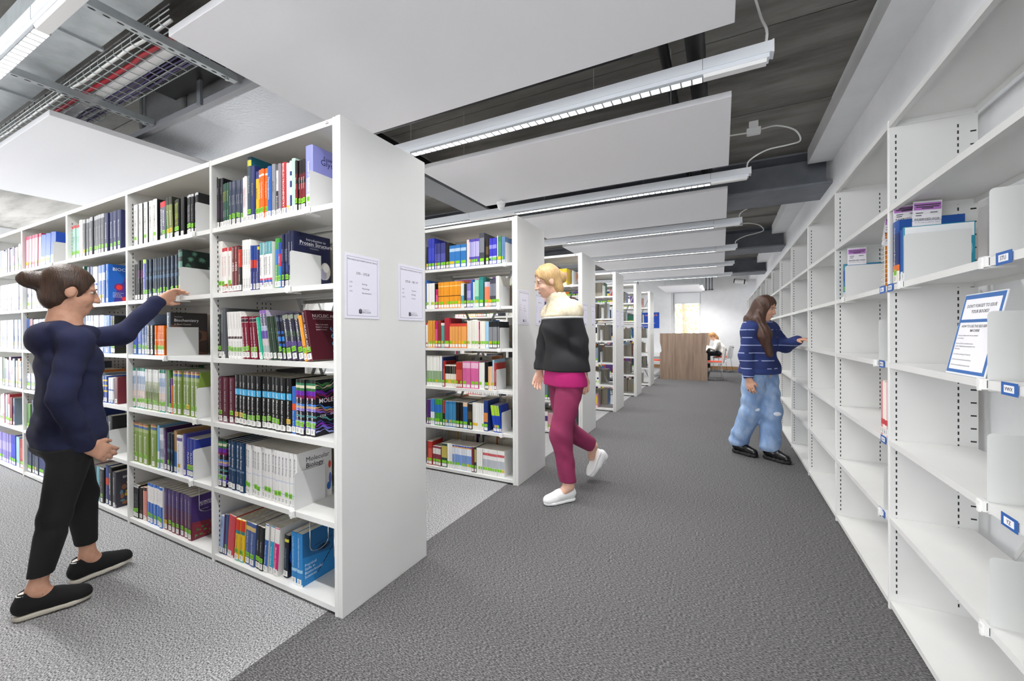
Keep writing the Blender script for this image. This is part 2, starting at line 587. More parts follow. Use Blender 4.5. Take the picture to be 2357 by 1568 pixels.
tr = thing('cable_tray', 'galvanised wire basket cable tray carrying red and purple cables', 'cable tray', (0, 0, 2.77))
yt0, yt1, zt = 1.0, 1.26, 0.0
for i in range(6):
    yy = yt0 + (yt1 - yt0) * i / 5
    MB().tube([(-6.0, yy, zt), (-2.35, yy, zt)], .0028, 6).build('long_wire', M_galv, tr, True)
for z_ in (.03, .055):
    for yy in (yt0, yt1):
        MB().tube([(-6.0, yy, z_), (-2.35, yy, z_)], .0028, 6).build('long_wire', M_galv, tr, True)
cw = MB().tube([(0, yt0, .057), (0, yt0, 0), (0, yt1, 0), (0, yt1, .057)], .0026, 6).mesh('cross_wire', M_galv, True)
for i in range(36):
    link('cross_wire', cw, tr, (-5.95 + i * .1, 0, -.004))
def wob(y, z, amp, r, m, label, seed):
    q = random.Random(seed)
    pts = [(-6.0 + i * .15, y + q.uniform(-amp, amp), 2.77 + z + q.uniform(0, .006)) for i in range(25)]
    simple('data_cable', MB().tube(pts, r, 8), m, label, 'cable', True, 'cables in the wire tray')
wob(1.09, .014, .006, .011, M_red, 'thick red cable in the wire tray', 1)
wob(1.03, .011, .004, .008, M_cable, 'grey white cable by the near side of the wire tray', 2)
for i in range(4):
    wob(1.18 + i * .02, .011, .007, .0045, M_purple, '%s purple data cable of the wire tray, counted from the white trunking' % ordw[i], 10 + i)
simple('trunking', MB().box(-6.0, 1.112, 2.775, -2.35, 1.16, 2.80), M_whiteplas, 'white plastic trunking in the wire tray', 'trunking')
d = thing('air_duct', 'galvanised rectangular air duct above the slotted channels', 'duct', (0, 0, 0))
for i in range(5):
    xa = -7.2 + i * 1.05
    bevel(MB().box(xa, .74, 2.80, xa + 1.045, .965, 3.02).build('duct_section', M_galv, d), .004)
    MB().box(xa + 1.03, .73, 2.79, xa + 1.06, .975, 3.03).build('flange', M_galv, d)
d = thing('insulated_duct', 'foil covered insulated duct behind the first bookcase top', 'duct', (0, 0, 0))
bevel(MB().box(-3.98, 1.49, 2.74, -2.25, 2.02, 3.05).build('foil_jacket', M_foil, d), .02)
for xx in (-3.3, -3.9):
    MB().box(xx, 1.47, 2.73, xx + .03, 1.485, 3.085).build('strap', M_galv, d)
simple('black_duct', MB().box(-3.35, 1.3, 2.86, -2.75, 1.46, 3.08), M_black, 'black box duct beside the foil covered duct', 'duct')
simple('cross_bar', MB().box(-6.0, 1.425, 2.70, -2.3, 1.46, 2.74), mat('primer_grey', '#8c8d92', .5), 'grey steel bar along the edge of the foil duct', 'bar')
simple('vertical_bracket', MB().box(-2.98, 1.41, 2.70, -2.94, 1.424, 3.085), M_dark, 'dark flat bracket hanging from concrete beside the foil duct', 'bracket')
dm = thing('dome_sensor', 'small white dome camera under the second raft corner', 'dome camera', (-2.0, 3.66, 2.5))
MB().lathe([(0.0, 0.0), (.02, .004), (.034, .02), (.038, .04), (.038, .05), (0, .05)], 0, 0, 20).build('dome', M_whiteplas, dm, True)
MB().lathe([(0, .05), (.044, .05), (.044, .075), (0, .075)], 0, 0, 20).build('base', M_whiteplas, dm)
MB().tube([(0, 0, .075), (0, 0, .1)], .012, 8).build('stem', M_whiteplas, dm)
# ------------------------------------------------------------------ bookcases (double sided, across the room)
RY0, RDEP, RH, RPITCH = 1.237, 0.5725, 2.194, 1.7237
ZS = [1.819, 1.465, 1.112, .762, .407, .038]       # shelf tops
def shelf_mesh(L, D, base=False, mb=None):
    """local: x 0..L, y 0 (front)..D, top at z 0"""
    b = mb or MB()
    lip = .024
    b.box(0, 0, -.003, L, D, 0)
    b.box(0, 0, -lip, L, .002, -.003)
    b.box(0, .002, -lip, L, .02, -lip + .002)
    b.box(0, D - .002, -lip, L, D, -.003)
    b.box(0, .002, -.02, .002, D - .002, -.003)
    b.box(L - .002, .002, -.02, L, D - .002, -.003)
    return b
def slot_mesh(rows, z0, z1, faces):
    """dark slot openings; rows: distances from the front edge; faces: x of each face"""
    s = MB()
    n = int((z1 - z0) / .027)
    for (xf, sg) in faces:
        for r in rows:
            for i in range(n):
                z = z0 + i * .027
                s.box(min(xf, xf + sg * .0004), r - .0022, z, max(xf, xf + sg * .0004), r + .0022, z + .013)
    return s
UP = .0215
me_upright = bevel_src = None
def upright_mesh():
    b = MB()
    b.box(-UP / 2, .006, 0, UP / 2, RDEP - .006, 2.186)
    # rounded front and rear noses
    for yy, sg in ((.006, -1), (RDEP - .006, 1)):
        pts = []
        for j in range(7):
            w = math.pi * j / 6
            pts.append((UP / 2 * math.cos(w), yy + sg * .006 * math.sin(w), 0))
        if sg > 0:
            pts = pts
        b.prism(pts if sg > 0 else pts[::-1], (0, 0, 2.19))
    return b
ME_UP = upright_mesh().mesh('upright', M_shelf)
ME_SLOT = slot_mesh((.032, .245, .275, RDEP - .275, RDEP - .245, RDEP - .032), .07, 2.14, ((UP / 2, 1), (-UP / 2, -1))).mesh('slots', M_slot)
BAY = 1.0
ME_SH = shelf_mesh(BAY - UP - .002, .262).mesh('shelf', M_shelf)
ME_CAN = MB().box(0, .002, -.028, BAY - UP - .002, .004, 0).box(0, .004, -.003, BAY - UP - .002, RDEP - .004, 0).box(0, RDEP - .004, -.028, BAY - UP - .002, RDEP - .002, 0).mesh('canopy', M_shelf)
def brace_mesh():
    b = MB()
    L, z0, z1 = BAY - UP, .1, 2.1
    for (a, c) in (((0, z0), (L, z1)), ((0, z1), (L, z0))):
        dx, dz = c[0] - a[0], c[1] - a[1]
        l = math.hypot(dx, dz)
        nx, nz = -dz / l * .012, dx / l * .012
        yo = -.001 if dz > 0 else .0015
        b.prism([(a[0] + nx, yo, a[1] + nz), (c[0] + nx, yo, c[1] + nz), (c[0] - nx, yo, c[1] - nz), (a[0] - nx, yo, a[1] - nz)], (0, .0018, 0))
    return b.mesh('cross_brace', M_galv)
ME_BR = brace_mesh()
rack_desc = ['with a navy-clad reader beside it', 'second in the row, full of orange and blue spines', 'third in the row, behind the walker in black jacket', 'fourth in the row, thinly stocked', 'fifth in the row, thinly stocked', 'last in the row, closest to the window wall']
def rack(k, bays):
    y0 = RY0 + RPITCH * k
    t = thing('bookcase', 'tall white double-sided metal library bookcase ' + rack_desc[k], 'bookcase', (XE, y0, 0), group='library bookcases in a row')
    ep = MB().box(-.028, .002, 0, 0, RDEP - .002, RH)
    bevel(ep.build('end_panel', M_panel, t), .0025)
    for i in range(bays + 1):
        x = -.0395 - i * BAY if i else -.0395
        xu = -.0395 if i == 0 else -.015 - i * BAY
        u = link('upright', ME_UP, t, (xu, 0, 0))
        if k < 3:
            s = link('slots', ME_SLOT, u)
            s['kind'] = 'stuff'
    for i in range(bays):
        xr = (-.0395 if i == 0 else -.015 - i * BAY) - UP / 2
        xl = -.015 - (i + 1) * BAY + UP / 2
        sc = (xr - xl) / (BAY - UP - .002)
        for z in ZS:
            link('shelf', ME_SH, t, (xl, .004, z), None, (sc, 1, 1))
            o = link('shelf', ME_SH, t, (xr, RDEP - .004, z), (0, 0, math.pi), (sc, 1, 1))
        link('canopy', ME_CAN, t, (xl, 0, 2.188), None, (sc, 1, 1))
        if i % 2 == 0:
            link('cross_brace', ME_BR, t, (xl - .001, RDEP / 2, 0), None, (sc, 1, 1))
    mp = MB()
    mp.box(-.09, .0006, 2.1655, -.068, .002, 2.184, '#c9c9cc')
    mp.box(-.083, .0003, 2.178, -.075, .0006, 2.181, '#b05060')
    mp.box(-.088, .0003, 2.170, -.070, .0006, 2.174, '#55565c')
    mp.build('maker_plate', M_print, t)
    return t
for k in range(6):
    rack(k, 7 if k == 0 else 3)
rack_desc.append('added out of view behind the navy-clad reader to block daylight')
rack(-1, 4)  # unseen bookcase continuing the row, added to keep daylight off the first one

# notices on the end panels
def notice(k, y0, y1, z0, z1, label, lines, rng):
    x = XE + .0005
    t = thing('notice', label, 'notice', (x, (y0 + y1) / 2, (z0 + z1) / 2), group='paper notices on bookcase ends')
    w, h = (y1 - y0) / 2, (z1 - z0) / 2
    MB().box(0, -w, -h, .0015, w, h).build('sheet', M_paperb, t)
    b = MB()
    x1 = .0017
    wi, hi = w - .012, h - .012
    e = .0011
    b.box(x1 - .0002, -wi, hi - e, x1, wi, hi).box(x1 - .0002, -wi, -hi, x1, wi, -hi + e)
    b.box(x1 - .0002, -wi, -hi, x1, -wi + e, hi).box(x1 - .0002, wi - e, -hi, x1, wi, hi)
    b.build('printed_border', M_ink, t)
    R_, U_ = (0, 1, 0), (0, 0, 1)
    put_text('Biomedical and Health Sciences Library', t, (x1, 0, hi - .016), R_, U_, .008, 2 * wi - .008, M_ink, offset=.012)
    put_text(rng, t, (x1, 0, hi - .078), R_, U_, .0115, 2 * wi, M_ink, offset=.02)
    for i, (a, c) in enumerate(lines):
        put_text(a, t, (x1, -wi + .014, hi - .118 - i * .0205), R_, U_, .0075, .05, M_ink, align='L')
        put_text(c, t, (x1, -wi + .085, hi - .122 - i * .0205), R_, U_, .0075, .075, M_ink, align='L')
    put_text('UNIVERSITY OF', t, (x1, .018, -hi + .026), R_, U_, .0042, .06, M_ink)
    put_text('LINCOLN', t, (x1, .018, -hi + .013), R_, U_, .0095, .06, M_ink, offset=.01)
    crest = MB()
    for (a, c, p, q) in ((-.024, -.018, .012, .03), (-.017, -.013, .010, .034), (-.012, -.006, .012, .03), (-.022, -.008, .012, .016)):
        crest.box(x1 - .0002, a, -hi + c * 0 + p, x1, c, -hi + q)
    crest.build('crest', M_ink, t)
NOT = [('570 – 572.8', [('570', 'Biology'), ('571', 'Physiology'), ('572', 'Biochemistry')]), ('572.8 – 581.19', [('576', 'Genetics'), ('577', 'Ecology'), ('579.2', 'Viruses')])]
pos_w = ['first', 'second', 'third', 'fourth', 'fifth', 'sixth']
for k in range(6):
    dy = RPITCH * k
    for j, (a, c) in enumerate(((1.259, 1.462), (1.594, 1.791))):
        r_, l_ = NOT[j] if k == 0 else (['581.29 - 610.28', '612 - 613.2', '615 - 616.1', '616.8 - 618', '620 - 660', '664 - 681'][k] if j == 0 else ['', '610.3 - 612', '613.7 - 615', '616.2 - 616.8', '618.2 - 620', '660 - 664'][k], [('', '')])
        if k:
            l_ = [('58%d' % (k + 1), 'Life'), ('59%d' % k, 'Health'), ('61%d' % k, 'Biosciences')]
        notice(k, a + dy, c + dy, 1.311, 1.60, 'framed-print paper notice on the %s bookcase end, sheet %s its front edge' % (pos_w[k], 'next to' if j == 0 else 'away from'), l_, r_)

# ------------------------------------------------------------------ shelving along the right wall
SX, SD, SY, SB = .664, .285, 2.397, .9564
rs = thing('wall_shelving', 'long run of mostly empty white metal shelving against the wall', 'shelving', (SX, SY, 0))
def up_r():
    b = MB()
    b.box(.005, -.010, 0, SD, .010, 2.175)
    pts = []
    for j in range(7):
        w = math.pi * j / 6
        pts.append((.005 - .005 * math.sin(w), .010 * math.cos(w), 0))
    b.prism(pts, (0, 0, 2.182))
    return b.mesh('upright', M_shelf)
def slots_r(near):
    s = MB()
    n = int(2.06 / .027)
    for yf, sg in ((-.010, -1), (.010, 1)):
        for r in (.026, .225):
            for i in range(n):
                z = .075 + i * .027
                s.box(r - .0025, min(yf, yf + sg * .0004), z, r + .0025, max(yf, yf + sg * .0004), z + .014)
        for i in range(n if near else 0):
            z = .075 + i * .027
            if i % 2 == 0:
                s.box(.262, min(yf, yf + sg * .0004), z, .280, max(yf, yf + sg * .0004), z + .006)
    return s.mesh('slots', M_slot)
ME_UR, ME_SR, ME_SR2 = up_r(), slots_r(True), slots_r(False)
ZR = [1.797, 1.447, 1.103, .757, .412, .041]
bsh = MB()
Lr = SB - .022
shr = shelf_mesh(Lr, SD - .012)
ME_SHR = shr.mesh('shelf', M_shelf)
ME_CANR = MB().box(0, 0, -.026, Lr, .002, 0).box(0, .002, -.003, Lr, SD - .004, 0).box(0, .002, -.026, Lr, .02, -.024).box(0, .002, -.026, .002, SD - .01, -.003).box(Lr - .002, .002, -.026, Lr, SD - .01, -.003).box(0, SD - .012, -.026, Lr, SD - .01, -.003).mesh('canopy', M_shelf)
ME_BOLT = MB().box(-.004, -.002, -.002, .004, .002, .0).mesh('bolt_hole', M_slot)
for j in range(-2, 13):
    u = link('upright', ME_UR, rs, (0, j * SB, 0))
    if j < 9:
        s = link('slots', ME_SR if j < 2 else ME_SR2, u)
        s['kind'] = 'stuff'
    if j < 12:
        # a shelf's local x runs along -y here, its front faces the aisle (-x)
        for z in ZR:
            link('shelf', ME_SHR, rs, (.002, (j + 1) * SB - .011, z), (0, 0, -math.pi / 2))
        link('canopy', ME_CANR, rs, (.002, (j + 1) * SB - .011, 2.175), (0, 0, -math.pi / 2))
        if j % 3 == -1 % 3:
            b = MB()
            for (za, zb) in ((.1, 1.4), (1.4, .1)):
                b.prism([(0, .01, za - .014), (0, SB - .01, zb - .014), (0, SB - .01, zb + .014), (0, .01, za + .014)], (.002, 0, 0))
            b.build('cross_brace', M_plate, rs, False, (SD + .008 - .002, j * SB, 0))

# ------------------------------------------------------------------ bookends, label holders
def bookend_meshes(d=.17, h=.175):
    p = MB()
    r = .012
    pts = [(0, .002, 0), (0, d, 0), (0, d, h)]
    for j in range(6):
        w = math.pi / 2 * j / 5
        pts.append((0, .002 + r - r * math.sin(w), h - r + r * math.cos(w)))
    p.prism(pts[::-1], (.0016, 0, 0))
    p.box(-.03, .002, .0005, 0, d, .0017)
    c = MB()
    c.box(-.020, -.012, -.026, .014, -.001, .004)
    c.box(-.012, -.016, -.020, .006, -.012, .0)
    c.box(-.004, -.018, -.030, .006, -.012, -.014)
    c.box(-.020, -.001, -.030, .014, .05, -.0245)
    e = MB().box(.0141, -.0045, -.022, .0145, -.0030, .0)
    return p.mesh('plate', M_plate), c.mesh('clip', M_clip), e.mesh('clip_edge', M_slot)
ME_PL, ME_CL, ME_CE = bookend_meshes()
ME_PL2 = bookend_meshes(.2, .195)[0]
def bookend(x, y, z, label, rot=0.0, big=False, group='steel bookends'):
    t = thing('bookend', label, 'bookend', (x, y, z), rot, group)
    link('plate', ME_PL2 if big else ME_PL, t)
    link('clip', ME_CL, t)
    link('clip_edge', ME_CE, t)
    return t
sw = ['top', 'second', 'third', 'fourth', 'fifth', 'bottom']
YF = RY0 + .006
BE1 = [(-1.680, 0, 'end bay'), (-1.822, 1, 'end bay'), (-1.800, 4, 'end bay'), (-2.652, 0, 'second bay'), (-2.828, 1, 'second bay'), (-2.982, 2, 'second bay'), (-2.652, 3, 'second bay'), (-2.695, 4, 'second bay'), (-3.775, 4, 'third bay'), (-4.78, 0, 'fourth bay')]
for x, s, bay in BE1:
    bookend(x + .0005, YF, ZS[s] + .0002, 'off-white steel bookend on the %s shelf, %s of the first bookcase' % (sw[s], bay))
for x, s in ((-1.585, 0), (-1.645, 1), (-1.640, 2), (-1.675, 3), (-1.625, 4)):
    bookend(x, YF + RPITCH, ZS[s] + .0002, 'off-white steel bookend on the %s shelf of the second bookcase' % sw[s])
for k, lst in ((2, ((-1.60, 0), (-1.72, 2))), (3, ((-1.68, 0), (-1.70, 1), (-1.72, 2), (-1.72, 3)))):
    for x, s in lst:
        bookend(x, YF + RPITCH * k, ZS[s] + .0002, 'off-white steel bookend on the %s shelf of the %s bookcase' % (sw[s], pos_w[k]))
XF = SX + .004
RB = -math.pi / 2
for y_, s, d_ in ((2.232, 1, 'holding a thick blue reserved book'), (1.630, 1, 'beside the STU letter tag'), (1.640, 2, 'beside the framed self-service sign'), (1.642, 3, 'above the tag lettered YZ'), (1.630, 4, 'standing alone on the fifth shelf'), (3.13, 1, 'holding thin blue books with a slip'), (2.537, 2, 'beyond the first upright, shelf below the spiral book'), (2.476, 4, 'beyond the first upright, fifth shelf')):
    bookend(XF, y_, ZR[s] + .0002, 'white steel bookend on the wall shelving, ' + d_, RB, True)

def letter_tag(y_, s, txt, label):
    t = thing('letter_tag', label, 'shelf tag', (SX - .0002, y_, ZR[s] - .012), group='blue letter tags on the wall shelving')
    MB().box(-.0016, -.034, -.017, 0, .034, .017).build('holder', M_blue, t)
    MB().box(-.0022, -.021, -.0095, -.0017, .021, .0095).build('card', M_paper, t)
    if txt:
        put_text(txt, t, (-.0026, 0, -.005), (0, -1, 0), (0, 0, 1), .011, .034, M_ink, offset=.01)
letter_tag(1.547, 1, 'STU', 'blue shelf tag lettered STU')
letter_tag(1.524, 2, 'VWX', 'blue shelf tag lettered VWX')
letter_tag(1.525, 3, 'YZ', 'blue shelf tag lettered YZ')
letter_tag(2.362, 1, 'PQR', 'blue shelf tag under the thick blue reserved book')
letter_tag(2.46, 1, 'JKL', 'small blue shelf tag beneath the spiral bound book')
letter_tag(2.47, 2, 'MNO', 'small blue shelf tag beyond the first upright, third shelf')
letter_tag(2.45, 3, 'GHI', 'small blue shelf tag below the cream and pink books')
letter_tag(2.47, 4, 'DEF', 'small blue shelf tag beyond the first upright, fifth shelf')

# self-service sign leaning on the third shelf
sg = thing('self_service_sign', 'upright framed sign with blue border about issuing books', 'sign', (SX + .006, 1.77, ZR[2] + .001))
lean = math.radians(11)
sg.rotation_euler = (0, lean, 0)
w, h = .113, .262
bevel(MB().box(0, -w, 0, .004, w, h).build('acrylic_stand', mat('acrylic', '#eef1f5', .15), sg), .001)
MB().box(.004, -w + .02, 0, .075, w - .02, .003).build('foot', MATS['acrylic'], sg)
sg_x = -.0006
MB().box(sg_x, -w + .004, .006, -.0001, w - .004, h - .004).build('blue_print', mat('sign_blue', '#3c6fb4', .5), sg)
MB().box(sg_x - .0004, -w + .016, .178, sg_x - .0001, w - .016, h - .018).build('white_panel', M_paper, sg)
MB().box(sg_x - .0004, -w + .016, .016, sg_x - .0001, w - .016, .168).build('white_panel', M_paper, sg)
sR, sU, sX = (0, -1, 0), (0, 0, 1), sg_x - .0008
put_text("DON'T FORGET TO ISSUE", sg, (sX, 0, .216), sR, sU, .0105, .16, M_ink, offset=.01)
put_text('YOUR BOOKS!', sg, (sX, 0, .198), sR, sU, .0105, .16, M_ink, offset=.01)
put_text('HOW TO USE THE SELF-SERVICE', sg, (sX, 0, .152), sR, sU, .0085, .165, M_ink, offset=.008)
put_text('MACHINE', sg, (sX, 0, .138), sR, sU, .0085, .1, M_ink, offset=.008)
for i, s_ in enumerate(('Touch your student card in the area indicated', 'on the machine', '', 'Place your books on the shelf and wait a', 'moment. Multiple books can be placed on the', 'shelf at once', '', 'There will be a brief delay of 10 seconds', '', 'On the screen it will ask if you want all items', '', 'You have now successfully issued your books')):
    if s_:
        put_text(s_, sg, (sX, w - .022, .124 - i * .0087), sR, sU, .0045, .17, M_ink, align='L')

# ------------------------------------------------------------------ far end of the room
dk = thing('study_carrel', 'wood-panelled study desk with high end screen near the window', 'desk', (-.895, 11.5, 0))
ep = [(-.575, 0, 0), (.575, 0, 0), (.575, 0, .69), (.535, 0, .74), (.545, 0, .85), (.575, 0, .98), (.575, 0, 1.215), (-.575, 0, 1.215), (-.575, 0, .98), (-.545, 0, .85), (-.535, 0, .74), (-.575, 0, .69)]
MB().prism(ep, (0, .03, 0)).build('end_screen', M_wood, dk)
MB().prism([(a, b + 3.0, c) for a, b, c in ep], (0, .03, 0)).build('end_screen', M_wood, dk)
MB().box(-.52, .03, .715, .52, 3.0, .74).build('table_top', M_whiteplas, dk)
MB().box(-.012, .03, .74, .012, 3.0, 1.2).build('middle_screen', M_wood, dk)
MB().box(-.012, .2, 0, .012, 2.8, .715).build('modesty_panel', M_wood, dk)

def chair(x, y, rz, label):
    t = thing('study_chair', label, 'chair', (x, y, 0), rz, 'white study chairs')
    # faces +y locally
    n = 8
    b = MB()
    for o_ in (0, 1):
        for i in range(n + 1):
            for j in range(n + 1):
                a_, c_ = 2 * i / n - 1, j / n
                hw = .22 * (1 - .10 * c_ ** 4)
                b.v.append((hw * a_, -.2 - .06 * c_ - .05 * (1 - a_ * a_) - .011 * o_, .44 + .38 * c_))
    m_ = (n + 1) ** 2
    idx = lambda i, j, o: o * m_ + i * (n + 1) + j
    for i in range(n):
        for j in range(n):
            b.f.append((idx(i, j, 0), idx(i, j + 1, 0), idx(i + 1, j + 1, 0), idx(i + 1, j, 0)))
            b.f.append((idx(i, j, 1), idx(i + 1, j, 1), idx(i + 1, j + 1, 1), idx(i, j + 1, 1)))
    for i in range(n):
        b.f.append((idx(i, 0, 0), idx(i + 1, 0, 0), idx(i + 1, 0, 1), idx(i, 0, 1)))
        b.f.append((idx(i, n, 0), idx(i, n, 1), idx(i + 1, n, 1), idx(i + 1, n, 0)))
        b.f.append((idx(0, i, 0), idx(0, i, 1), idx(0, i + 1, 1), idx(0, i + 1, 0)))
        b.f.append((idx(n, i, 0), idx(n, i + 1, 0), idx(n, i + 1, 1), idx(n, i, 1)))
    b.c = [None] * len(b.f)
    b.build('backrest', M_whiteplas, t)
    MB().box(-.05, -.320, .755, .05, -.300, .775).build('hand_slot', M_slot, t)
    bevel(MB().box(-.22, -.22, .425, .22, .22, .45).build('seat_shell', M_whiteplas, t), .01)
    bevel(MB().box(-.21, -.2, .45, .21, .21, .475).build('seat_pad', M_orange, t), .01)
    for sx in (-1, 1):
        MB().tube([(sx * .2, .18, .43), (sx * .23, .2, .012), (sx * .23, -.22, .012), (sx * .2, -.17, .43)], .009, 8).build('leg', M_chrome, t, True)
chair(.02, 14.35, math.radians(70), 'white chair with orange seat, occupied by the seated reader')
chair(-.2, 12.05, math.radians(95), 'white chair with orange seat tucked beside the near desk corner')
chair(-1.62, 12.1, math.radians(-90), 'white chair behind the wood desk, on its bookcase side')

po = thing('poster', 'blue library poster with orange and white lettering on the far wall', 'poster', (-2.35, YB - .002, 1.67))
MB().box(-.39, -.004, -.28, .39, 0, .28).build('sheet', mat('poster_blue', '#1452c4', .5), po)
M_porg = mat('poster_orange', '#f09a5a', .6)
put_text('network', po, (.12, -.0046, .15), (1, 0, 0), (0, 0, 1), .09, .62, M_porg, offset=.02)
put_text('together', po, (.13, -.0046, -.12), (1, 0, 0), (0, 0, 1), .05, .4, M_inkw, offset=.015)
put_text('library', po, (-.12, -.0046, -.22), (1, 0, 0), (0, 0, 1), .06, .4, M_inkw, offset=.015)
simple('wall_ledge', MB().box(-3.4, YB - .28, .40, -1.72, YB - .02, .54), M_whiteplas, 'low white boxed radiator under the far wall poster', 'radiator')
pj = thing('ceiling_projector', 'white tubular device mounted high on the far wall', 'projector', (.55, 14.95, 2.86))
MB().tube([(-.17, 0, .03), (.2, 0, -.03)], .075, 16).build('tube_body', M_whiteplas, pj, True)
MB().tube([(-.2, 0, .035), (-.171, 0, .03)], .072, 16).build('lens_end', M_black, pj, True)
MB().tube([(.09, 0, -.0135), (.12, 0, -.0185)], .0765, 16).build('band', M_black, pj, True)
MB().box(-.02, .07, -.02, .06, .248, .03).build('bracket', M_whiteplas, pj)
for i, xx in enumerate((-.455, -.355, -.275)):
    t = thing('ceiling_pendant', '%s dark grey hanging rod with a small ball, counted from the window' % ordw[i], 'pendant', (xx, 15.0, 2.62), group='hanging rods by the far wall')
    MB().tube([(0, 0, .03), (0, 0, .466)], .018, 8).build('rod', M_dark, t, True)
    MB().lathe([(0, 0), (.03, .008), (.045, .03), (.03, .05), (0, .06)], 0, 0, 12).build('ball', M_dark, t, True)
lt = thing('linear_lamp', 'short white lamp beside the small raft by the far wall', 'ceiling light', (-.515, 13.6, 2.58), group='linear ceiling lamps')
MB().box(-.035, -.7, .01, .035, .9, .07).build('housing', M_alu, lt)
MB().box(-.028, -.6, .002, .028, .8, .0095).build('led_strip', M_led, lt)
ld = bpy.data.lights.new('lamp_light', 'AREA')
ld.shape = 'RECTANGLE'
ld.size, ld.size_y = .05, 1.4
ld.energy = 34.0
ld.spread = LAMP_SPREAD
link('lamp_light', ld, lt, (0, .1, .001))
MB().tube([(0, -.5, .07), (0, -.5, .505)], .004, 6).build('suspension_wire', M_galv, lt)
MB().tube([(0, .6, .07), (0, .6, .505)], .004, 6).build('suspension_wire', M_galv, lt)
sp = thing('ceiling_speaker', 'small white conical ceiling speaker beyond the last bookcase', 'speaker', (-2.3, 13.0, 2.45))
MB().lathe([(0, 0), (.04, .01), (.1, .12), (.06, .17), (0, .18)], 0, 0, 16).build('cone', M_whiteplas, sp, True)
MB().tube([(0, 0, .17), (0, 0, .636)], .018, 8).build('rod', M_dark, sp)

# trees outside the window
tr_m = mat('tree_leaves', '#9dba66', .8, noise=((6, 6, 6), '#6f9440', .35, .65, 5))
q = random.Random(3)
t = thing('garden_tree', 'pale green tree outside the window', 'tree', (-1.6, 21.0, 0))
MB().tube([(0, 0, -1.0), (.05, 0, 1.2), (-.05, .1, 3.0)], [.14, .11, .06], 8).build('trunk', mat('bark', '#7a6a58', .9), t, True)
lv = MB()
for i in range(1500):
    a, bb, r = q.uniform(0, 6.28), q.uniform(-1, 1), q.uniform(.4, 1.0) ** .5
    c = Vector((math.cos(a) * 1.9 * r * math.sqrt(1 - bb * bb), math.sin(a) * 1.3 * r * math.sqrt(1 - bb * bb), 1.7 + 1.9 * r * bb))
    n1 = Vector((q.uniform(-1, 1), q.uniform(-1, 1), q.uniform(-1, 1))).normalized() * .09
    n2 = n1.cross(Vector((q.uniform(-1, 1), q.uniform(-1, 1), q.uniform(-1, 1)))).normalized() * .05
    lv.poly([c - n1, c + n2, c + n1, c - n2])
o = lv.build('foliage', tr_m, t)
o['kind'] = 'stuff'
# ------------------------------------------------------------------ books
# style: description, cover colour, spine bands [(from, to, colour)] in fractions of the height, titles [(text, from, to, colour, size)], sticker, options
def ST(d, c, b=(), t=(), s='g', sp=None, gap=.04, hard=False, w=True):
    return dict(d=d, c=c, b=b, t=t, s=s, sp=sp or c, gap=gap, hard=hard, w=w)
W_, K_ = '#f2f1ee', '#17171a'
STRATA = [(0, .10, '#15131c'), (.10, .16, '#6a63c8'), (.16, .21, '#7a1fa0'), (.21, .27, '#9aa2e8'), (.27, .33, '#17141f'), (.33, .37, '#4f8f93'), (.37, .44, '#1a1722'), (.44, .49, '#8a7ad0'), (.49, .53, '#d0a878'), (.53, .57, '#3d7fd0'), (.57, .66, '#171420'), (.66, .72, '#7a1252'), (.72, .80, '#6a1fa8'), (.80, .85, '#2f6f3f'), (.85, .90, '#d9d2b8'), (.90, .94, '#2f7f56'), (.94, 1, '#1b2420')]
LAND = [(0, .05, '#2f8f7a'), (.05, .3, '#cfc4bd'), (.3, .45, '#e3d3cc'), (.45, .6, '#d8dbe4'), (.6, .8, '#a9bcd6'), (.8, .92, '#dfe4ee'), (.92, 1, '#1f7f68')]
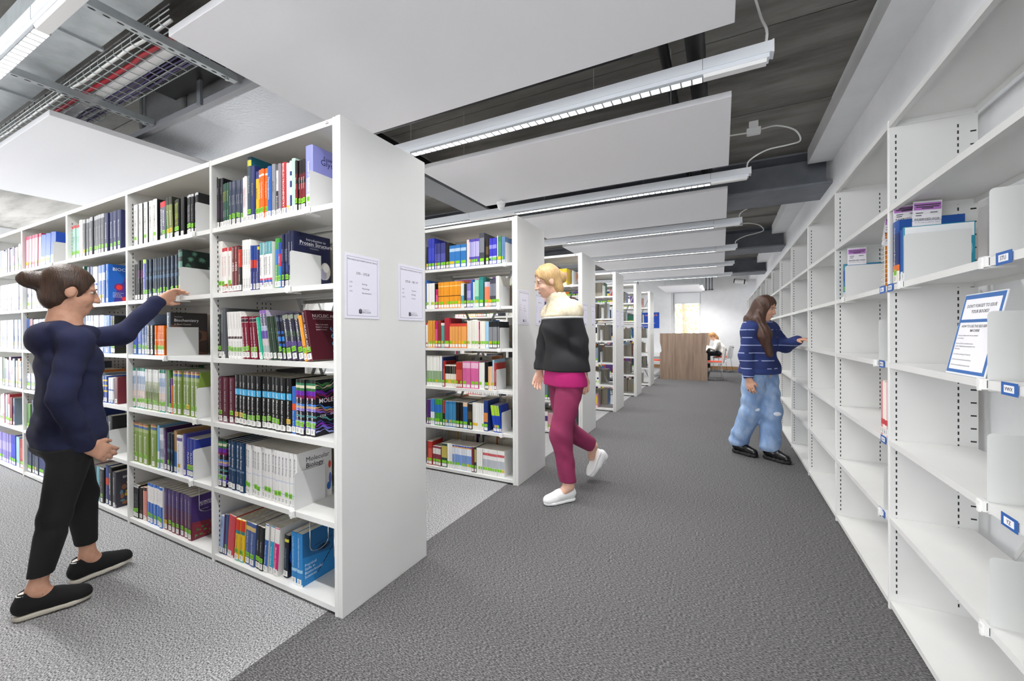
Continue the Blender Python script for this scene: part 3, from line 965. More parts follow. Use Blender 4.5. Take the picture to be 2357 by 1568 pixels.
S = {
 'blackpurple': ST('black spined volume', '#1a1920', [(.2, .55, '#33263b')], [('Oxford', .6, .9, '#b9b4c4', .4)], 'n'),
 'greenyel': ST('dark green volume with yellow title', '#1f4f3f', [(.0, .04, '#123')[:2] + ('#16382c',)], [('Biophysical', .45, .95, '#d8d24a', .5), ('Chemistry', .2, .42, '#cfd6cf', .35)], 'n'),
 'slate': ST('slim slate blue paperback', '#4c5568', [(.55, .8, '#3d4760'), (.85, 1, '#5b6074')], [('Spectroscopy', .3, .85, '#d5d7de', .5)], 'g'),
 'whitepink': ST('white paperback with pink title', '#efecec', [], [('Organic Chemistry', .2, .9, '#c47a8c', .5)], 'n'),
 'tealtall': ST('very tall teal volume', '#1f6b80', [(0, 1, '#33475c'), (.86, .95, '#d7d24a')], [('Physical Methods', .35, .8, '#c8d4dc', .35)], 'g', '#33475c'),
 'navy': ST('navy blue hardback', '#27336f', [], [('Bioenergetics', .3, .85, '#c9b86a', .35)], 'n', hard=True),
 'yellow': ST('bright yellow paperback', '#f2c722', [(.85, 1, '#2a3a80')], [('Biophysics', .3, .8, '#3a3530', .45)], 'g'),
 'orange': ST('orange paperback', '#ee6f1f', [(.05, .12, '#f5e9dd'), (.86, .9, '#f5e9dd')], [('Crystallography', .3, .85, '#fbf3ea', .5)], 'g'),
 'blue': ST('mid blue hardback', '#2c62b4', [], [('Thermodynamics', .25, .9, '#e8eef8', .5)], 'n', hard=True),
 'grey': ST('grey hardback', '#8f9198', [(.0, .12, '#e9e8e6')], [('Bio physics', .35, .8, '#2b2b30', .4)], 'n', hard=True),
 'whiteblack': ST('half white, half black paperback', '#f0efec', [(0, .56, '#1b1b1f')], [('Bioinformatics', .05, .52, '#f4f3f0', .55), ('Sequence', .6, .95, '#33343a', .35)], 'n'),
 'mauve': ST('mauve grey hardback', '#8d848f', [(0, .1, '#efeeec')], [], 'n', hard=True),
 'redbio': ST('bright red paperback with white capitals', '#c22a2e', [(0, .14, '#39549c')], [('BIOELECTROCHEMISTRY', .16, .98, '#f7efec', .6)], 'n'),
 'lavwhite': ST('thin pale lavender booklet', '#dcdcf0', [(.1, .18, '#e8d43a')], [], 'n'),
 'mintnavy': ST('thin mint booklet with navy pattern', '#cfe0da', [(.1, .35, '#2b3a70'), (.5, .62, '#2b3a70'), (.72, .8, '#2b3a70')], [], 'n'),
 'mint': ST('mint green hardback', '#b9d8c8', [], [], 'n', hard=True),
 'redblack': ST('dark red and black paperback', '#1d1618', [(.18, .55, '#7a1f27'), (.62, .74, '#5d1a20')], [('Enzyme Kinetics', .25, .85, '#efe6e4', .5)], 'g'),
 'glyco': ST('thick lavender hardback with large dark title', '#8f93d8', [(0, .25, '#dcdcf2'), (.25, .5, '#b4b6e8')], [('Essentials of Glycobiology', .28, .75, '#f5f4fb', .28)], 'g', '#8f93d8', hard=True),
 'whitetall': ST('tall white hardback', '#eeece8', [], [('Proteins', .35, .9, '#b9b4ac', .4)], 'g', hard=True),
 'whitered': ST('white paperback with red top', '#f2efeb', [(.92, 1, '#c8323a'), (.1, .2, '#b9603a'), (0, .03, '#8a2a2a')], [('Bioorganic Chemistry', .3, .88, '#c0686c', .4)], 'g'),
 'hess': ST('dark red volume with big white capitals', '#6e1f24', [(.08, .12, '#8a3a3e')], [('HESS', .4, .7, '#f2e8e6', .8), ('Biochemistry', .72, .97, '#d9b8b6', .3)], 'n'),
 'blackred': ST('black paperback with red upper half', '#1b1a1c', [(.55, .95, '#c8311f')], [('Protein', .58, .92, '#f0a080', .5), ('Science', .12, .5, '#d8c070', .35)], 'n'),
 'proteins': ST('slim white paperback with black title', '#f3f1ee', [], [('Proteins Concepts', .35, .97, '#3c3c44', .55), ('Biochemistry', .06, .28, '#55555c', .4)], 'n'),
 'bluered': ST('blue paperback with red patch', '#2a4a9a', [(.5, .68, '#d8432a'), (.0, .5, '#35387a')], [('Protein Targeting', .08, .48, '#d5daf0', .45)], 'n'),
 'navythin': ST('thin navy booklet', '#232c66', [(.9, .97, '#d8c83a')], [('Protein Physics', .2, .85, '#d5d8ee', .45)], 'n'),
 'exploring': ST('white paperback with teal top and coloured foot', '#f1f0ee', [(.74, 1, '#5fa3ab'), (.1, .16, '#7a3f9a'), (.16, .2, '#2b63b8'), (.2, .24, '#d04a6a')], [('Exploring Proteins', .27, .72, '#3a3c46', .45), ('Price & Nairn', .77, .98, '#f2f6f6', .3)], 'n'),
 'greenblue': ST('green paperback with blue middle', '#3f9a3c', [(.48, .78, '#2b74c8')], [('Protein Bioinformatics', .1, .46, '#e8f4e4', .4)], 'g'),
 'blueredblue': ST('blue paperback with red middle', '#2a78c8', [(.48, .75, '#cf2f45'), (.75, 1, '#3446a8')], [('Protein', .52, .72, '#f6dfe2', .5)], 'g'),
 'navylean': ST('slim dark navy paperback', '#23284a', [(.3, .45, '#2b3a74')], [('Protein Structure', .3, .9, '#c8cce0', .5)], 'g'),
 'introps': ST('dark navy textbook with white title', '#1c2142', [(0, .3, '#2a3480')], [('Introduction to Protein Structure', .25, .95, '#dfe2f0', .45)], 'g'),
 'darkthin': ST('thin black paperback', '#24262a', [(.6, .9, '#3a4a44')], [('Protein Architecture', .2, .9, '#b9c2bc', .45)], 'g'),
 'greytall': ST('tall grey hardback', '#5f6266', [(0, .08, '#d8d6d2')], [('Enzyme Structure and Function', .5, .95, '#c8cacc', .3)], 'n', hard=True),
 'structbio': ST('white paperback with a small round emblem', '#eceae8', [(.42, .47, '#5a4646')], [('STRUCTURAL', .62, .98, '#c9c4c0', .5), ('BIOLOGY', .12, .38, '#b9b4b0', .5)], 'g'),
 'maroonbio': ST('crimson textbook with round white emblem', '#7c1730', [(.86, .95, '#d8ccd0'), (.87, .94, '#33202a')], [("Introduction to Biology", .12, .8, '#f0dfe4', .4)], 'g'),
 'tealgreen': ST('bright turquoise paperback', '#2fb594', [(0, .1, '#cfe9df')], [('ANIMAL CELL TECHNOLOGY', .15, .95, '#eafaf4', .5)], 'n'),
 'dotted': ST('multicoloured dotted paperback', '#b9b2c8', [(0, .15, '#c9b8b8'), (.15, .28, '#a9b8b4'), (.28, .42, '#d2c4c8'), (.42, .58, '#6a55a8'), (.58, .68, '#b4bcd8'), (.68, .92, '#5f5a78'), (.92, 1, '#8a62b0')], [('NUCLEIC', .6, .98, '#f4f2f8', .55)], 'n'),
 'darkgreen': ST('dark green hardback', '#2c3f30', [(.62, .64, '#4a5f4c')], [('Gene Structure', .3, .9, '#8fa890', .35)], 'n', hard=True),
 'bluestripe': ST('black paperback with blue streaks', '#1d2030', [(.2, .24, '#2b62b8'), (.3, .36, '#2b62b8'), (.42, .52, '#3a86d8'), (.58, .64, '#2b62b8'), (.86, .95, '#4a5468')], [], 'g'),
 'fundam': ST('dark purple green textbook with white title', '#2a2a3c', [(0, .12, '#352a48'), (.12, .3, '#3f3a5a'), (.3, .4, '#5a4a86'), (.5, .62, '#3a4a3c'), (.88, .97, '#8a9080')], [('FUNDAMENTALS', .4, .88, '#ecebf0', .4)], 'g'),
 'orangesol': ST('plain orange paperback', '#ee9a2a', [(.3, .33, '#c06a1a')], [('DNA Repair', .35, .9, '#f6e0b8', .4)], 'g'),
 'nucleic': ST('maroon textbook with its cover showing', '#4a1522', [(0, .12, '#6a3040')], [('NUCLEIC ACIDS', .22, .72, '#f0e6e6', .55), ('Bloomfield', .76, .98, '#d8c8ca', .3)], 'g'),
 'nucleicup': ST('maroon hardback', '#5a2132', [(0, .1, '#8a6a74')], [('NUCLEIC ACIDS', .25, .7, '#e6d4d8', .35), ('Bloomfield', .74, .96, '#c8aab0', .25)], 'g', hard=True),
 'molblack': ST('black textbook with sky blue band', '#141416', [(.60, .72, '#4fb4e4'), (.03, .12, '#e8e6e2')], [('Molecular', .32, .58, '#f2f2f0', .6), ('Biology', .14, .3, '#e4e4e2', .45), ('Clark', .76, .86, '#e4e4e2', .35), ('cell', .62, .7, '#eaf6fc', .5)], 'g', gap=.05),
 'bluethin': ST('thin blue booklet with orange patch', '#2c6cc4', [(.5, .64, '#e4572a')], [('Molecular Medicine', .1, .48, '#e4eefa', .45)], 'n'),
 'strata': ST('textbook with wavy purple and green layers', '#17141f', STRATA, [('MOLECULAR BIOLOGY', .1, .68, '#f6f4f8', .55)], 'g'),
 'molnavy': ST('deep navy hardback with white title', '#173a5e', [(.40, .41, '#8aa4c0'), (.42, .43, '#8aa4c0')], [('Molecular Biology', .44, .95, '#e8eef4', .4), ('Burton', .12, .36, '#a8bccc', .2)], 'n', hard=True),
 'molwhite': ST('white textbook with thin title', '#e6e5e4', [(.43, .445, '#b8c4dc'), (.20, .212, '#8aa8dc')], [('Molecular Biology', .48, .97, '#5c5d66', .42)], 'g'),
 'cellblue': ST('pale blue paperback', '#9fb4de', [(.0, .06, '#1c2c50')], [('CELL', .6, .95, '#54679c', .6)], 'n'),
 'purplethin': ST('thin purple booklet', '#4a2a62', [], [], 'n'),
 'steelthin': ST('thin steel blue booklet', '#45628a', [], [], 'g'),
 'redpink': ST('thick faded red paperback', '#cf4a55', [(0, .06, '#e8e0dc')], [], 'n'),
 'yelred': ST('yellow paperback with red top', '#eec21f', [(.72, 1, '#d4361f'), (.66, .74, '#2a7f86'), (0, .06, '#6ab8b4')], [('Stem Cell Biology', .2, .62, '#5a4a2a', .35)], 'g'),
 'slateblue': ST('slate blue paperback', '#4a5f94', [(.82, .92, '#d8b878')], [('Cell Biology of Cancer', .25, .78, '#dfe4f0', .32)], 'g'),
 'blackpaper': ST('black paperback', '#1d1e22', [], [('Cytogenetics', .3, .8, '#c8c8cc', .3)], 'g'),
 'bluewhite': ST('blue paperback with white top', '#dcdad6', [(.68, .98, '#eceae6'), (0, .12, '#dfdcd8')], [('Molecular Cloning', .15, .6, '#e8eef8', .4)], 'n', '#3568b4'),
 'cyanwhite': ST('cyan paperback with white top', '#dcdad6', [(.68, .98, '#eceae6'), (0, .12, '#dfdcd8')], [('Molecular Cloning', .15, .6, '#e8f6fa', .4)], 'n', '#1fa0c8'),
 'magwhite': ST('magenta paperback with white top', '#dcdad6', [(.68, .98, '#eceae6'), (0, .12, '#dfdcd8')], [('Molecular Cloning', .15, .6, '#fae4f0', .4)], 'n', '#d01f78'),
 'bluecircle': ST('short black paperback with glowing blue disc', '#0f1a2c', [(.85, .92, '#d8d23a')], [('Cell Biology Protocols', .15, .8, '#7fb4d8', .3)], 'n'),
 'practical': ST('sky blue textbook with an eye on its cover', '#2a7fc0', [(.26, .32, '#9cc4e0'), (0, .04, '#e4e8ec')], [('Practical Skills in Biomolecular Sciences', .36, .92, '#e6f2fa', .35)], 'n'),
 'biochemwhite': ST('thick white spined black hardback', '#1c1c1f', [], [('BIOCHEMISTRY', .22, .95, '#8f8c88', .45)], 'g', '#eceae6', gap=.2, hard=True),
 'greybio': ST('grey textbook with red top', '#5c5f6a', [(.86, 1, '#c8323a')], [('BIOCHEMISTRY', .2, .84, '#eceaf0', .5)], 'n'),
 'greenred': ST('dark textbook with green side and red top', '#2f9a52', [(.86, 1, '#c8323a'), (.0, .86, '#6a6a80')], [('BIOCHEM', .3, .84, '#eceaf0', .5)], 'g'),
 'olive': ST('olive and black leaning paperback', '#2a2c22', [(.1, .82, '#79824c')], [('Biochemistry', .2, .8, '#e4e6d4', .45)], 'y'),
 'blackyel': ST('black paperback with lime lettering', '#1c1e18', [(.5, .6, '#2c3420')], [('BIOCHEMISTRY', .3, .9, '#b4c43a', .6)], 'g'),
 'black': ST('plain black hardback', '#151517', [], [], 'n', hard=True),
 'blackslim': ST('slim black paperback with silver title', '#1a1a1d', [(.94, 1, '#c8c8cc')], [('Principles of Biochem', .2, .88, '#c4c4ca', .4)], 'g'),
 'blackpurp2': ST('slim black paperback with purple patch', '#1b1a1e', [(.55, .75, '#5a2a58')], [('Essential', .3, .7, '#c8b4c8', .4)], 'n'),
 'essential': ST('blue paperback with lime top', '#3a42a8', [(.9, 1, '#a4d83a'), (0, .12, '#eceae6')], [('ESSENTIAL BIOCHEM', .2, .88, '#e4e6f8', .45)], 'g'),
 'slatemar': ST('dark marbled blue paperback', '#2c3848', [(.1, .2, '#3d5a78'), (.3, .4, '#24303c'), (.5, .58, '#4a6684'), (.7, .78, '#35485c'), (.9, 1, '#2a3440')], [('Biochemistry', .3, .8, '#93a8bc', .35)], 'g'),
 'fern': ST('dark green tall paperback with leaf pattern cover', '#1f2c28', [(0, .45, '#4a7a62'), (.6, .75, '#5a8a7c'), (.85, .95, '#4a7468')], [], 'y'),
 'blueillus': ST('blue illustrated paperback', '#2a62a8', [(.75, 1, '#7aa4b8'), (.15, .5, '#2f52b0')], [('Biochemistry', .3, .8, '#e4ecf6', .4)], 'g'),
 'ltblue': ST('grey blue illustrated paperback', '#7a8cb0', [(.1, .3, '#a4b4cc'), (.5, .7, '#5a6c98'), (.8, .95, '#b8c4d4')], [('Biochem', .3, .7, '#f0f2f6', .4)], 'g'),
 'blackbio': ST('black hardback with white capitals', '#17171a', [], [('BIOCHEMISTRY', .16, .97, '#f0efec', .55)], 'n', gap=.12),
 'orangebio': ST('slim orange paperback', '#ee7418', [(.5, .53, '#f6d8b4')], [('Biochemistry', .3, .9, '#fbeede', .45)], 'g'),
 'shortcourse': ST('dark textbook with brown cover and white title', '#34302f', [(.5, 1, '#3a4656')], [('Biochemistry', .5, .92, '#eceff2', .4)], 'n'),
 'landscape': ST('white textbook with green top and pale landscape spine', '#e4e2e4', LAND, [('Biochemistry', .35, .85, '#4a5a7c', .4)], 'g'),
 'landgreen': ST('white green textbook with tall grass spine', '#e2e4dc', [(0, .2, '#8a9a62'), (.2, .45, '#7c8c4c'), (.45, .7, '#b4bca0'), (.7, .92, '#e0e2e0'), (.92, 1, '#cfd2d0')], [('CHEMISTRY', .3, .65, '#4f5f30', .45)], 'g'),
 'landscape2': ST('pale landscape textbook beside the plain green one', '#e4e2e4', LAND, [('Biochemistry', .35, .85, '#4a5a7c', .4)], 'g'),
 'greenplain': ST('plain mid green hardback', '#5f8f4a', [], [], 'n', hard=True),
 'purpleprot': ST('purple paperback', '#4f2a6a', [], [('Protein Biochemistry', .2, .9, '#e0d0ec', .4)], 'g'),
 'orangethin': ST('thin orange booklet', '#d8702a', [(.8, 1, '#6a3a80')], [], 'n'),
 'biochemgreen': ST('olive green textbook with photo strip on top', '#7c9440', [(.87, .93, '#3a5a9a'), (.93, .96, '#c8a04a'), (.96, 1, '#8a4a3a'), (.78, .86, '#9cae6c')], [('Biochemistry', .2, .74, '#f4f6e8', .5)], 'g'),
 'biochemgreen2': ST('olive green textbook standing apart from three alike', '#7c9440', [(.87, .93, '#3a5a9a'), (.93, .96, '#c8a04a'), (.96, 1, '#8a4a3a'), (.78, .86, '#9cae6c')], [('Biochemistry', .2, .74, '#f4f6e8', .5)], 'n'),
 'skyblue': ST('sky blue booklet', '#7cb0d8', [(.2, .4, '#e4eef4')], [], 'g'),
 'greypale': ST('pale grey paperback', '#b4b8c4', [(.3, .5, '#8a90a8'), (.7, .85, '#d8dae0')], [('Lehninger', .3, .8, '#5a6080', .4)], 'g'),
 'purplebuf': ST('dark purple leaning paperback', '#45285c', [(.92, 1, '#2a1a3a')], [('Principles of Buffers', .2, .9, '#dccce8', .4)], 'n'),
 'tanblue': ST('tan and blue slim paperback', '#b08a5c', [(0, .5, '#2f6cb0')], [], 'n'),
 'whiteplant': ST('white paperback with violet letter', '#eeeef2', [(.86, .94, '#6a5aa8')], [('A', .85, .95, '#4a3a90', .6), ('Plant Biochemistry', .25, .8, '#9a98b0', .3)], 'y'),
 'plantbiol': ST('violet blue hardback', '#4a469c', [], [('PLANT BIOLOGY', .2, .75, '#c8b07c', .45)], 'n', hard=True),
 'plant': ST('royal blue textbook with yellow page tops', '#2a3c9c', [(0, .3, '#34489a'), (.3, .32, '#e8c83a')], [('PLANT', .32, .66, '#f0f2fa', .6)], 'g'),
 'darkbrown': ST('slim dark brown paperback', '#2c2422', [(.2, .3, '#4a3a30')], [], 'n'),
 'salmon': ST('salmon pink paperback', '#d08a7c', [(.9, 1, '#2a2422'), (0, .12, '#e4dcd6')], [], 'n'),
 'bluewhiteblue': ST('white hardback with bright blue top and foot', '#eceae8', [(0, .52, '#2264c0'), (.93, 1, '#2a6cc8')], [('Biochemistry', .28, .5, '#e4eef8', .3), ('Protein Analysis', .6, .9, '#b0aeb4', .25)], 'g', hard=True),
 'crystal': ST('purple to crimson textbook', '#45316c', [(0, .1, '#7a2030'), (.1, .22, '#6a1c34'), (.22, .4, '#5a2040'), (.4, .6, '#4f2850')], [('BIOMOLECULAR CRYSTALLOGRAPHY', .28, .9, '#dccfe0', .28)], 'g'),
 'mintred': ST('slim mint paperback with red top', '#a9cbbf', [(.92, 1, '#c8444a')], [('Bioscience', .3, .85, '#4f7a70', .4)], 'g'),
 'whiteorange': ST('white hardback with orange edge', '#ece6de', [(.0, .03, '#c88a5a')], [('Biochemistry', .3, .85, '#d8b49c', .3)], 'n', '#ece6de', hard=True),
 'greyblack': ST('grey wrapped hardback', '#3c3d42', [(.0, .9, '#5c5d62'), (.9, 1, '#a8a9ac')], [('Biochemistry', .25, .85, '#b4b5ba', .35)], 'g', hard=True),
 'navybio': ST('navy hardback', '#2a2f54', [], [('Biochemistry', .25, .85, '#c8ccdc', .35)], 'g', hard=True),
 'navygrey': ST('navy grey paperback', '#3f4a6c', [(.4, .6, '#5c6788')], [('Biochem', .3, .8, '#d4d8e4', .4)], 'g'),
 'whiteblue': ST('white paperback with blue edge', '#e8eaf0', [(0, .15, '#3a66b4'), (.5, .55, '#3a66b4')], [], 'n'),
 'bluevoet': ST('blue silver hardback', '#3a62a8', [(.6, .8, '#a8b4cc')], [('Biochemistry', .25, .6, '#eef2f8', .35)], 'y', hard=True),
 'voet': ST('bright blue textbook with red blobs on its cover', '#1f63c0', [(.6, .8, '#2f74cc')], [('BIOCHEMISTRY', .3, .9, '#eaf2fa', .45)], 'n', hard=True),
 'silver': ST('silver white glossy paperback', '#c4c6d2', [(.0, .12, '#2c2e36'), (.4, .5, '#8a8fa4'), (.7, .8, '#e8e9f0')], [], 'g'),
 'silverblue': ST('silver blue glossy paperback', '#b4bccf', [(.0, .12, '#dfe0e4'), (.3, .45, '#6a7ca8'), (.7, .85, '#e8eaf2')], [('Biology', .4, .8, '#3a4670', .4)], 'g'),
 'blueyel': ST('royal blue paperback with yellow bands', '#2448a0', [(.4, .46, '#e8c83a'), (.6, .66, '#e8c83a'), (.8, .86, '#e8c83a')], [], 'n'),
 'maroonplain': ST('plain maroon hardback', '#6c2430', [], [], 'n', hard=True),
 'tealdark': ST('dark teal paperback', '#2f4f58', [(.2, .4, '#3d6a70')], [], 'g'),
 'cyanpale': ST('pale cyan paperback', '#7fb9c8', [], [], 'n'),
 'bioccover': ST('glossy dark textbook with glowing protein cover', '#3c3a44', [(0, .1, '#8a8896')], [('BIOCHEMISTRY', .3, .9, '#d8d6dc', .3)], 'n'),
}
S['greenyel']['b'] = [(0, .04, '#16382c')]
# simple spine colours for the distant rows: base, bands
D = {
 'cellred': ('#c8325a', [(.2, .9, '#e8a4b4')]), 'cellblue2': ('#2454c0', [(.1, .3, '#7fa0d8')]),
 'R': None, 'royal': ('#2a36b0', [(.3, .7, '#3a46c4')]), 'bluevio': ('#3b3f86', [(.3, .6, '#5458a8')]), 'wideblue': ('#2f78c0', [(.72, .86, '#b4cfe6')]),
 'creampink': ('#eed8cc', []), 'purpwhite': ('#5a4fae', [(.35, .9, '#b9b4e4')]), 'darkgrey': ('#4a4c56', [(.4, .85, '#80838e')]), 'brownblack': ('#2a241e', [(.4, .7, '#5a4a30')]),
 'bluelav': ('#3c3cb8', [(.25, .32, '#c0c4ea'), (.6, .75, '#8a8ad8')]), 'white': ('#efeeea', []), 'green': ('#3f7a58', [(.2, .8, '#4f8a66')]), 'steel': ('#6486b0', []),
 'magenta': ('#c01f6c', [(.2, .7, '#e05a94')]), 'orangeS': ('#eb9a24', [(.45, .48, '#6a3c10'), (.82, .86, '#f6cc80')]), 'whitecyan': ('#e4eef0', [(.1, .5, '#3fa4cc')]), 'blackgreen': ('#22302a', []),
 'lavender': ('#8a80c4', [(.4, .7, '#b0a8dc')]), 'mint': ('#9fd8bc', [(.2, .4, '#4fae88')]), 'teal': ('#2b7f7c', [(.2, .9, '#3a8f8a')]), 'salmonS': ('#ee8a68', [(.8, 1, '#c8c4d8')]), 'cream': ('#ecebe2', []),
 'gold': ('#dc9a3a', [(.1, .2, '#b0c85a')]), 'darkred': ('#8a2a26', []), 'tealwhite': ('#e8ece8', [(.0, .9, '#3a9a90')]), 'crimson': ('#b02a3a', [(.1, .16, '#e8c02a')]),
 'orangered': ('#e8893a', [(.12, .88, '#f0a85a'), (.88, 1, '#d8443a')]), 'whitecream': ('#f0eee4', []), 'ltblueS': ('#a4cbe8', []), 'blackwhite': ('#26282c', [(.25, .8, '#8a8c90')]),
 'whitegreen': ('#eef0ea', [(.1, .5, '#8fae86')]), 'redS': ('#b4302c', [(.3, .7, '#d05a48')]), 'whiteyel': ('#f0eadc', [(.15, .35, '#e8c84a'), (.6, .95, '#2a2420')]), 'pink': ('#dc6aa4', [(.75, .95, '#f0c4dc')]),
 'peach': ('#eebf94', []), 'purple': ('#5a2f7a', []), 'bluewhiteS': ('#3a7fd0', [(0, .5, '#e8ecf2')]), 'redblackS': ('#1d1a1c', [(.5, 1, '#b8302c')]), 'midblue': ('#2f7ab0', [(.2, .9, '#3f8cc0')]),
 'blueorange': ('#2a6cb0', [(.85, 1, '#e8c8a4')]), 'navyorange': ('#233a7c', [(.3, .6, '#d88a4a')]), 'lime': ('#2446b4', [(.62, 1, '#b4dc3a')]), 'mixed': ('#8a3a4a', [(.6, .9, '#e8e4e0')]),
 'dkgreen': ('#23463a', [(.4, .9, '#c8b85a')]), 'rainbow': ('#e4eaf2', [(.2, .62, '#7a9cd8'), (.9, .94, '#e8a03a'), (.94, 1, '#3a5ab0')]), 'maroon': ('#7a3044', []), 'whitestripe': ('#e8e8e6', [(.75, .85, '#c85a60'), (.3, .6, '#b8bcc4')]),
}
for k_, v_ in S.items():
    D.setdefault(k_, (v_['sp'], list(v_['b'])))
PAL = ['#e9e7e2', '#2a3c74', '#1c1d22', '#7a2430', '#3a6ca8', '#d8d4c8', '#4a4f5c', '#8a9aa8', '#2f5f4c', '#c8702a', '#c43a48', '#5a3f7c', '#e2c23c', '#b8c4d4', '#efeeea', '#6a7a88', '#34384a', '#d49aa8']
def spine_cols(sp, bands):
    cuts = sorted(set([0.0, 1.0] + [b[0] for b in bands] + [b[1] for b in bands]))
    out = []
    for a, b in zip(cuts, cuts[1:]):
        m = (a + b) / 2
        c = sp
        for q in bands:
            if q[0] <= m <= q[1]:
                c = q[2]
        out.append((a, b, c))
    return out
def cover_mesh(t, h, d, cols, cc, hard):
    b = MB()
    c = .0028 if hard else .0012
    e = min(.004, t * .25)
    prof = [(0, d), (0, e), (t * .13, e * .3), (t * .5, 0), (t * .87, e * .3), (t, e), (t, d)]
    ins = [(t - c, d), (t - c, e + .001), (c, e + .001), (c, d)]
    for a, q, col in cols:
        z0, z1 = a * h, q * h
        for i in range(1, 5):
            (xa, ya), (xb, yb) = prof[i], prof[i + 1]
            b.poly([(xa, ya, z0), (xb, yb, z0), (xb, yb, z1), (xa, ya, z1)], col)
    b.poly([(0, d, 0), (0, e, 0), (0, e, h), (0, d, h)], cc)
    b.poly([(t, e, 0), (t, d, 0), (t, d, h), (t, e, h)], cc)
    for i in range(3):
        (xa, ya), (xb, yb) = ins[i], ins[i + 1]
        b.poly([(xa, ya, 0), (xb, yb, 0), (xb, yb, h), (xa, ya, h)], cc)
    b.poly([(0, d, 0), (0, d, h), (c, d, h), (c, d, 0)], cc)
    b.poly([(t - c, d, 0), (t - c, d, h), (t, d, h), (t, d, 0)], cc)
    for z, fl in ((h, 1), (0, 0)):
        for P in ([(0, d), (0, e), (c, e + .001), (c, d)], [(0, e)] + prof[2:5] + [(t, e), (t - c, e + .001), (c, e + .001)], [(t - c, d), (t - c, e + .001), (t, e), (t, d)]):
            Q = [(x, y, z) for x, y in P]
            b.poly(Q if fl else Q[::-1], cc)
    return b.mesh('book', M_cover)
def page_mesh(t, h, d, hard):
    c = .0028 if hard else .0012
    o = .0035 if hard else .0006
    e = min(.004, t * .25) + .001
    return MB().box(c, e, o, t - c, d - (.005 if hard else .0004), h - o).mesh('page_block', M_page)
_stk = {}
def sticker_meshes(t, kind):
    k = (round(t, 3), kind)
    if k in _stk:
        return _stk[k]
    w = min(t * .94, .03)
    x0, x1 = t / 2 - w / 2, t / 2 + w / 2
    out = []
    yv = min(.004, t * .25) * .3
    def wrap(z0, z1, col, off):
        b = MB()
        b.poly([(x0, yv * .9 - off, z0), (t / 2, -off, z0), (t / 2, -off, z1), (x0, yv * .9 - off, z1)], col)
        b.poly([(t / 2, -off, z0), (x1, yv * .9 - off, z0), (x1, yv * .9 - off, z1), (t / 2, -off, z1)], col)
        return b
    wl = wrap(.008, .036, '#f2f1ee', .0005)
    for zz in (.016, .022, .028):
        wl.poly([(t / 2 - w * .22, -.0007, zz), (t / 2 + w * .22, -.0007, zz), (t / 2 + w * .22, -.0007, zz + .0022), (t / 2 - w * .22, -.0007, zz + .0022)], '#55565c')
    out.append(wl.mesh('call_number_label', M_print))
    if kind in 'gy':
        st = wrap(.040, .064, '#86d12c' if kind == 'g' else '#f0c419', .0006)
        for zz in (.047, .054):
            st.poly([(t / 2 - w * .33, -.0008, zz), (t / 2 + w * .33, -.0008, zz), (t / 2 + w * .33, -.0008, zz + .0026), (t / 2 - w * .33, -.0008, zz + .0026)], '#3f6a1c' if kind == 'g' else '#6a5210')
        out.append(st.mesh('loan_sticker', M_print))
    else:
        out.append(None)
    _stk[k] = out
    return out
INK = {}
def ink(c):
    if c not in INK:
        INK[c] = mat('lettering_' + c[1:], c, .6)
    return INK[c]

def num(n):
    return ['zero', 'one', 'two', 'three', 'four', 'five', 'six', 'seven', 'eight', 'nine', 'ten', 'eleven', 'twelve', 'thirteen', 'fourteen', 'fifteen', 'sixteen'][n]

def make_book(t, h, d, st, label, group, loc, leandeg, rotz=0.0, meshes=None, sticker=None):
    """origin at the lower left corner of the spine; spine faces -y, right-hand cover faces +x"""
    if meshes is None:
        meshes = (cover_mesh(t, h, d, spine_cols(st['sp'], st['b']), st['c'], st['hard']), page_mesh(t, h, d, st['hard']))
    o = link('book', meshes[0], None)
    a = math.radians(leandeg)
    x, y_, z = loc
    if leandeg < 0:
        z += t * math.sin(-a)
    o.location = (x, y_, z)
    o.rotation_euler = (0, -a, rotz)
    tag(o, label, 'book', group)
    link('page_block', meshes[1], o)
    k = sticker if sticker is not None else st['s']
    if st['w']:
        lab, stk = sticker_meshes(t, k)
        q = rnd.uniform(-.004, .005)
        link('call_number_label', lab, o)
        if stk:
            link('loan_sticker', stk, o, (0, 0, q))
    for (txt, z0, z1, col, sz) in st['t']:
        hh = min(t * sz * .8, .016)
        put_text(txt, o, (t / 2 - hh * .42, -.0009, (z0 + z1) / 2 * h), (0, 0, -1), (1, 0, 0), hh, (z1 - z0) * h, ink(col), 'spine_title', .012)
    return o, meshes

